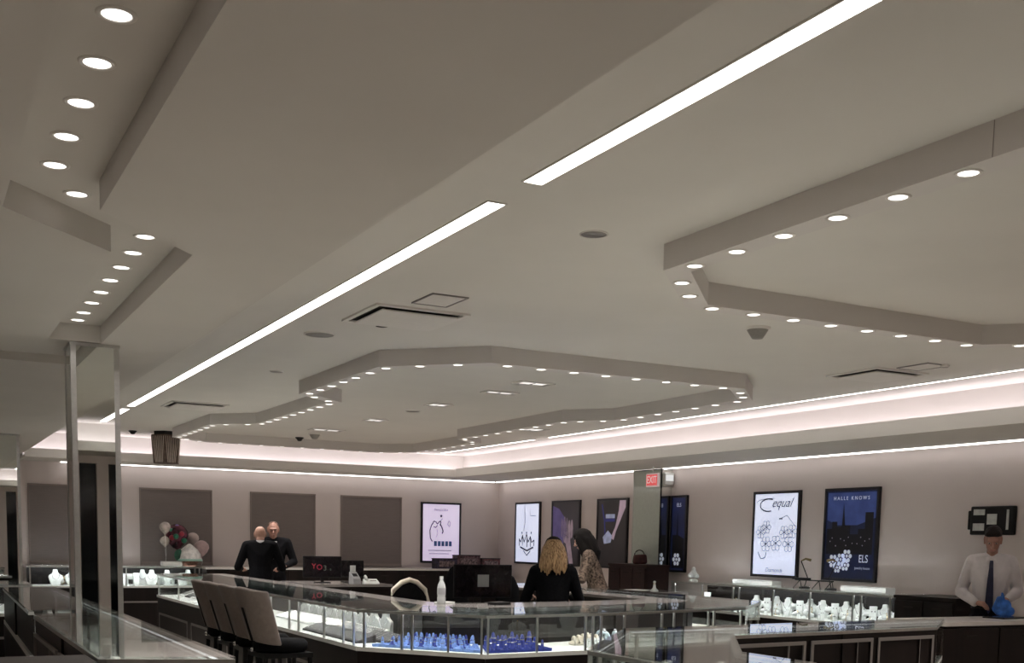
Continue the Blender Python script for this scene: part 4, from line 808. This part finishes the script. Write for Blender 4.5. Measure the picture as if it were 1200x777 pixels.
# wide front case: cream necklace pile and bracelets
x, y = CS['B4']['pt'](.12, .55)
t = thing('necklace_pile', 'cream pile of beaded necklaces in the wide front island case', 'necklaces', (x, y, .77))
blob('pad', [[((-.09, 0, .01), (.07, .07, .02)), ((.09, 0, .01), (.07, .07, .02)), ((0, .01, .05), (.06, .05, .03))]], M_CREAM, t, .01)
for k in range(7): MB().tube([(-.12+.04*k+.025*math.cos(R(a)), .07*math.cos(R(a*1.0))*.9-.01, .055+.03*math.sin(R(a))-abs(k-3)*.008) for a in range(0, 360, 30)], .012, 6, True).build('strand', M_CREAM, t, True)
M_BRB = mat('icy_beads', (.55, .66, .72), .3, noise=.3, nscale=60)
for i, (u, v) in enumerate(((.20, .45), (.235, .55), (.27, .45), (.255, .65))):
    x, y = CS['B4']['pt'](u, v); t = thing('bead_bracelet', 'icy blue beaded bracelet standing beside the cream necklaces', 'bracelet', (x, y, .77), i*.7, 'icy bracelets in the front case')
    MB().tube([(.045*math.cos(R(a)), 0, .050+.045*math.sin(R(a))) for a in range(0, 360, 24)], .011, 7, True).build('band', M_BRB, t, True)
    MB().ball((0, 0, .106), .014).build('charm', M_GEM, t, True)
for i in range(6): fill('B4', ('pillow_stand', 'bracelet_ramp', 'white_ring_stand')[i % 3], .34+.1*i, .5, 0, 1.0, nm[('pillow_stand', 'bracelet_ramp', 'white_ring_stand')[i % 3]]+' in the wide front island case', 'white displays in the wide front case')
for i in range(5): fill('B4', 'earring_stand', .05+.02*i, .3, R(20), .5, 'tiny earring stand lying near the front glass', 'tiny earring stands')
x, y = CS['B4']['pt'](.86, .5)
for i in range(4): dup(PROTO['white_ring_stand'], (x+.05*i, y+.03*(i % 2), .77), 0, 1.5, 'white ring cone at the right end of the front case', 'ring cones at the right end')
for cs, n in (('A0', 6), ('A1', 5), ('C0', 5), ('C1', 3), ('C2', 7), ('A2', 4)):
    for i in range(n): fill(cs, ('bracelet_ramp', 'pillow_stand', 'necklace_bust')[i % 3], .12+.76*(i+.5)/n, .5, -R(60) if cs[0] == 'A' else R(40), 1.0, ('white bracelet tray', 'white pillow', 'white bust')[i % 3]+{'A0': ' in the near left case', 'A1': ' in the case behind the pillar', 'A2': ' in the far left crossing case', 'C0': ' in the near right case', 'C1': ' in the right corner case', 'C2': ' in the far case of the right island'}[cs], 'displays in case '+{'A0': 'near left', 'A1': 'behind pillar', 'A2': 'far left', 'C0': 'near right', 'C1': 'right corner', 'C2': 'right far'}[cs])
finish()

# ------------------------------------------------------------------ things on and around the counters
def monitor(label, loc, rz, w, h, screen=None, logo=False, back=False):
    t = thing('monitor', label, 'monitor', loc, rz)
    MB().box(-w/2, w/2, -.012, .012, .06, .06+h).build('casing', M_BLACK, t, bevel=.006)
    MB().box(-w/2+.012, w/2-.012, -.0135, -.012, .075, .06+h-.012).build('screen', screen or mat('dark_screen', (.015, .012, .014), .15, noise=.3), t)
    MB().box(-.018, .018, -.006, .006, .01, .07).build('neck', M_BLACK, t); MB().box(-.09, .09, -.06, .06, 0, .012).build('foot', M_BLACK, t, bevel=.004)
    return t
t = monitor('black monitor with coloured logo in front of the back windows', (4.25, 12.75, 1.03), R(-8), .45, .25)
for i, (ch, c) in enumerate((('Y', (.45, .03, .05)), ('O', (.42, .02, .06)), ('3', (.10, .12, .10)), ('a', (.06, .10, .08)))):
    text('logo_letter', ch, .085 if i < 3 else .045, mat('logo_%d' % i, c, .4, emit=c, es=.15), t, (-.10+.065*i, -.0142, .19-.01*i), RX)
monitor('dark second monitor beside the logo monitor', (4.66, 12.95, 1.03), R(6), .36, .20)
t = thing('card_terminal', 'grey card terminal with paper slip on the staff desk', 'terminal', (4.56, 12.5, 1.03), R(10))
MB().add([(-.05,-.06,0),(.05,-.06,0),(.05,.06,0),(-.05,.06,0),(-.05,-.05,.06),(.05,-.05,.06),(.05,.05,.14),(-.05,.05,.14)], [(0,3,2,1),(4,5,6,7),(0,1,5,4),(1,2,6,5),(2,3,7,6),(3,0,4,7)]).build('body', mat('terminal_grey', (.35, .35, .36), .4), t, bevel=.006)
MB().box(-.035, .035, .045, .052, .13, .21).build('paper_slip', M_WHITE, t)
MB().add([(-.032,-.0195,.085),(.032,-.0195,.085),(.032,.021,.118),(-.032,.021,.118)], [(0,1,2,3)]).build('display', M_BLACK, t)
t = thing('desk_phone', 'white desk telephone beside the card terminal', 'telephone', (4.74, 12.46, 1.03), R(-10))
MB().add([(-.09,-.08,0),(.09,-.08,0),(.09,.08,0),(-.09,.08,0),(-.09,-.07,.02),(.09,-.07,.02),(.08,.06,.06),(-.08,.06,.06)], [(0,3,2,1),(4,5,6,7),(0,1,5,4),(1,2,6,5),(2,3,7,6),(3,0,4,7)]).build('base', M_WHITE, t, bevel=.006)
MB().tube([(-.06,-.06,.05),(-.06,-.04,.075),(-.06,.03,.09),(-.06,.05,.075)], [.018,.014,.014,.018], 8).build('handset', M_WHITE, t, True)
MB().box(-.01, .06, -.03, .03, .035, .042).build('keypad', M_INLAY, t)
t = thing('water_bottle', 'clear plastic water bottle with white label on the island ledge', 'bottle', (3.74, 8.26, 1.048))
MB().lathe([(.030,0),(.034,.006),(.034,.05),(.031,.06),(.034,.07),(.034,.13),(.028,.155),(.013,.185),(.013,.20)], 18).build('bottle', mat('plastic_clear', (.60, .62, .62), .15, noise=.05), t, True)
MB().lathe([(.0345,.075),(.0345,.125)], 18, caps=False).build('label_band', mat('label_grey', (.42, .42, .44), .5), t, True); MB().lathe([(.0145,.198),(.0145,.218)], 12).build('cap', M_WHITE, t)
t = thing('paper_stack', 'small stack of white papers beside the water bottle', 'papers', (3.80, 8.33, 1.048), .5)
for k in range(3): MB().box(-.07+.004*k, .07+.003*k, -.05, .05+.004*k, .004*k, .004*k+.0035).build('sheet', M_WHITE, t)
t = thing('calculator', 'black calculator lying on the island ledge', 'calculator', (4.15, 8.05, 1.048), .2)
MB().box(-.08, .08, -.05, .05, 0, .022).build('body', M_BLACK, t, bevel=.004); MB().box(-.06, .06, .01, .04, .022, .024).build('display', M_INLAY, t)
def office_chair(label, loc, rz, m, rim=None, w=.25):
    t = thing('office_chair', label, 'chair', loc, rz)
    blob('backrest', [[((-w*.75, 0, .78), (.05, .03, .05)), ((w*.75, 0, .78), (.05, .03, .05)), ((-w*.7, -.03, 1.02), (.06, .03, .06)), ((w*.7, -.03, 1.02), (.06, .03, .06)), ((0, -.03, 1.12), (.10, .03, .06))]], m, t, .012)
    if rim: MB().tube([(-w*.98, -.01, .76), (-w*.98, -.035, .98), (-w*.80, -.04, 1.10), (-w*.4, -.04, 1.165), (0, -.04, 1.19), (w*.4, -.04, 1.165), (w*.80, -.04, 1.10), (w*.98, -.035, .98), (w*.98, -.01, .76)], .024, 8).build('rim', rim, t, True)
    blob('seat', [[((-.2, .08, .62), .05), ((.2, .08, .62), .05), ((-.2, .45, .62), .05), ((.2, .45, .62), .05)]], m, t, .014)
    MB().tube([(0, .02, .58), (0, -.03, .70), (0, -.03, .85)], .025, 8).build('back_support', M_BLACK, t); MB().tube([(0, .25, .1), (0, .25, .58)], .028, 10).build('gas_lift', M_CHROME, t)
    for k in range(5):
        a = R(72*k); lg = MB().tube([(0, .25, .11), (.27*math.cos(a), .25+.27*math.sin(a), .07)], [.022, .014], 8).build('base_leg', M_BLACK, t)
        MB().ball((.28*math.cos(a), .25+.28*math.sin(a), .032), .032, 10, 8).build('caster', M_BLACK, lg, True)
    return t
office_chair('black office chair with cream rimmed back beside the water bottle', (3.98, 9.55, 0), R(10), M_BLACKF, M_CREAM, .21)
office_chair('black office chair left of the black desk monitor', (5.17, 11.0, .11), R(185), M_BLACKF, w=.12)
office_chair('black office chair right of the black desk monitor', (5.70, 10.85, .02), R(175), M_BLACKF, w=.12)
office_chair('black office chair in which the blond person sits', (5.06, 8.73, 0), -R(28), M_BLACKF, w=.20).scale = (1, 1, .86)
t = monitor('large black monitor with pale sticker on its back inside the middle island', (5.02, 10.1, .93), R(-4), .62, .33)
MB().box(-.06, .06, -.0150, -.0135, .17, .29).build('sticker', mat('sticker_grey', (.42, .45, .46), .5), t)
for i, (x0, x1, z1, lab) in enumerate(((7.75, 8.15, .16, 'dark display box with violet sheen on the back counter below the pink poster'), (8.13, 8.58, .22, 'taller dark red patterned display box on the back counter'), (8.60, 8.96, .17, 'dark red display box with pale figure near the back corner'))):
    t = thing('display_box', lab, 'box', ((x0+x1)/2, 17.45, 1.08)); a = (x1-x0)/2
    MB().box(-a+.01, a-.01, -.10, .10, 0, z1).build('carton', mat('box_%d' % i, ((.02, .014, .03), (.06, .014, .018), (.07, .012, .016))[i], .5, noise=.7, nscale=22, col2=((.05, .04, .09), (.16, .09, .10), (.15, .05, .05))[i]), t, bevel=.004)
    MB().box(-a*.7, a*.7, -.103, -.10, z1*.2, z1*.8).build('panel', mat('boxpanel', (.05, .03, .035), .4, noise=.6, nscale=30, col2=(.30, .22, .22)), t)
    MB().box(-a+.005, a-.005, -.105, .105, z1, z1+.012).build('lid', M_BLACK, t)
# balloons and gift basket on the back case
def balloon(label, loc, r, m, extra=None):
    t = thing('balloon', label, 'balloon', loc); z0 = r*1.15+.03
    b = MB().lathe([(.001, .02), (r*.35, .05), (r*.75, z0-r*.55), (r, z0), (r*.92, z0+r*.45), (r*.6, z0+r*.82), (r*.25, z0+r*.97), (.001, z0+r)], 18, caps=False).build('skin', m, t, True)
    MB().lathe([(.014, 0), (.004, .022)], 8).build('knot', m, t)
    MB().tube([(0, 0, .01), (.012, 0, (1.09-loc[2])*.5), (0, 0, 1.0905-loc[2])], .0025, 5).build('ribbon', M_WHITE, t)
    return t
M_IRI = mat('iridescent_foil', (.02, .012, .016), .25, .3, noise=.9, nscale=9, col2=(.22, .05, .09))
t = balloon('dark foil balloon with red, green and violet splashes by the back window', (3.60, 17.68, 1.31), .175, M_IRI)
for (a, z, c) in ((200, .32, (.35, .02, .05)), (235, .20, (.40, .04, .07)), (265, .36, (.30, .18, .55)), (285, .26, (.35, .03, .06)), (255, .22, (.02, .22, .12)), (225, .30, (.03, .25, .15)), (300, .16, (.03, .2, .12))):
    rr_ = .176*math.sin(max(.3, min(2.8, (z-.03)/.36*math.pi))); MB().ball((rr_*math.cos(R(a)), rr_*math.sin(R(a)), z), .042, 10, 8).build('splash', mat('splash_%d' % a, c, .3), t, True)
balloon('small silver balloon left of the dark foil balloon', (3.38, 17.42, 1.53), .085, mat('silver_foil', (.70, .64, .60), .25, .6, noise=.3, nscale=14))
balloon('lower silver balloon tucked left of the dark foil balloon', (3.40, 17.55, 1.34), .075, mat('silver_foil', (.7, .64, .6)))
balloon('pale pink balloon right of the gift basket', (3.95, 17.6, 1.20), .115, mat('pink_latex', (.55, .40, .40), .35, noise=.1))
balloon('pale pointed balloon between the foil balloon and pink balloon', (3.86, 17.78, 1.36), .095, mat('pale_latex', (.60, .50, .48), .35, noise=.1))
t = thing('gift_basket', 'gift basket with white domed wrap and green band on the back case', 'basket', (3.64, 16.98, 1.09))
t.location = (3.74, 17.46, 1.09)
MB().lathe([(.10, 0), (.13, .07), (.135, .075)], 18).build('basket', mat('basket_brown', (.16, .07, .045), .7, noise=.5, nscale=40), t, True)
MB().lathe([(.19, .075), (.19, .10), (.17, .11)], 20).build('band', mat('mint_band', (.30, .48, .42), .5), t, True)
MB().lathe([(.175, .11), (.165, .18), (.12, .25), (.06, .30), (.02, .33), (.001, .335)], 20, caps=False).build('wrap', mat('wrap_white', (.70, .68, .66), .35, noise=.2, nscale=18), t, True)
MB().ball((-.16, -.02, .16), (.07, .06, .09), 10, 8).build('foliage', mat('foliage_green', (.02, .10, .06), .6, noise=.4), t, True)
t = thing('gift_box', 'white oblong box lying on the back wall case', 'box', (3.46, 17.40, 1.09), .05)
MB().box(-.15, .15, -.07, .07, 0, .06).build('carton', M_WHITE, t, bevel=.02); MB().box(-.145, .145, -.068, .068, .06, .068).build('lid', M_WHITE, t)
# small things on the wall case
def lamp(label, loc, rz):
    t = thing('desk_lamp', label, 'lamp', loc, rz)
    MB().lathe([(.06, 0), (.06, .012), (.02, .02)], 18).build('base', M_BLACK, t); MB().tube([(0, 0, .015), (.03, 0, .12), (-.05, 0, .30)], .006, 8).build('arm', M_BLACK, t)
    MB().tube([(-.05, 0, .30), (0, 0, .325), (.06, 0, .31)], [.006, .012, .016], 8).build('lamp_head', mat('brass_dull', (.25, .20, .10), .4, .7), t)
lamp('thin black desk lamp on the wall case left of the navy poster', (8.85, 9.72, 1.10), R(-60))
lamp('thin black desk lamp on the wall case below the navy poster', (8.85, 9.30, 1.10), R(120))
t = thing('eyewear_rack', 'low black wire rack on the wall case', 'rack', (8.82, 9.50, 1.10), -R(90))
for sx in (-.30, 0, .20): MB().tube([(sx, -.06, 0), (sx+.04, 0, .09), (sx, .06, 0)], .006, 6).build('leg', M_BLACK, t)
MB().tube([(-.34, 0, .09), (.26, 0, .09)], .008, 6).build('rail', M_BLACK, t); MB().box(-.36, -.12, -.03, .03, .095, .115).build('tray', M_BLACK, t)
for i, (y, lab) in enumerate(((10.55, 'long white light box on the wall case below the script poster'), (8.78, 'flat white box on the near end of the wall case'))):
    t = thing('white_box', lab, 'box', (8.86, y, 1.10), -R(90)); MB().box(-.36+.04*i, .36-.04*i, -.07, .07, 0, .05).build('body', M_WHITE, t, bevel=.006); MB().box(-.355+.04*i, .355-.04*i, -.068, .068, .05, .056).build('lid', M_WHITE, t)
t = thing('jewelry_stand', 'white cone stand on the dark service desk', 'stand', (8.1, 11.55, .98)); MB().lathe([(.05, 0), (.05, .01), (.02, .04), (.012, .10), (.02, .115), (.001, .13)], 14, caps=False).build('cone', M_WHITE, t, True); MB().tube([(.014*math.cos(R(a)), .014*math.sin(R(a)), .09) for a in range(0, 360, 45)], .003, 5, True).build('ring', M_GOLD, t)
t = thing('jewelry_stand', 'white flower shaped stand beside the mirrored pillar on the right wall', 'stand', (8.80, 11.70, 1.10)); MB().lathe([(.06, 0), (.06, .012), (.02, .03)], 14).build('foot', M_WHITE, t); blob('flower', [[((0, 0, .09), .05)], [((.05, 0, .06), .035)], [((-.05, 0, .07), .035)], [((0, 0, .15), .03)]], M_WHITE, t, .01)
t = thing('leather_bag', 'dark red leather bag on the cabinet below the glass panel', 'bag', (8.85, 13.0, 1.28)); blob('body', [[((-.08, 0, .03), .03), ((.10, 0, .03), .03), ((-.07, 0, .10), .028), ((.09, 0, .11), .028)]], mat('red_leather', (.07, .02, .018), .4, noise=.3), t, .01); MB().tube([(.08*math.cos(R(a)), 0, .12+.07*math.sin(R(a))) for a in range(0, 181, 20)], .007, 6).build('handle', M_BLACK, t)
t = thing('paper_sheet', 'pale papers spread on the dark service desk', 'papers', (8.0, 11.8, .98), .2)
for k in range(2): MB().box(-.15+.1*k, .05+.1*k, -.12, .14, .003*k, .003*k+.003).build('sheet', M_WHITE, t)
t = thing('folded_tablet', 'thin dark tablet lying on the desk before the man', 'tablet', (8.02, 6.40, 1.0), .1); MB().box(-.16, .16, -.10, .10, 0, .012).build('body', M_BLACK, t, bevel=.003); MB().box(-.15, .15, -.09, .09, .012, .0135).build('screen', mat('dark_screen', (.015, .012, .014)), t)
#END
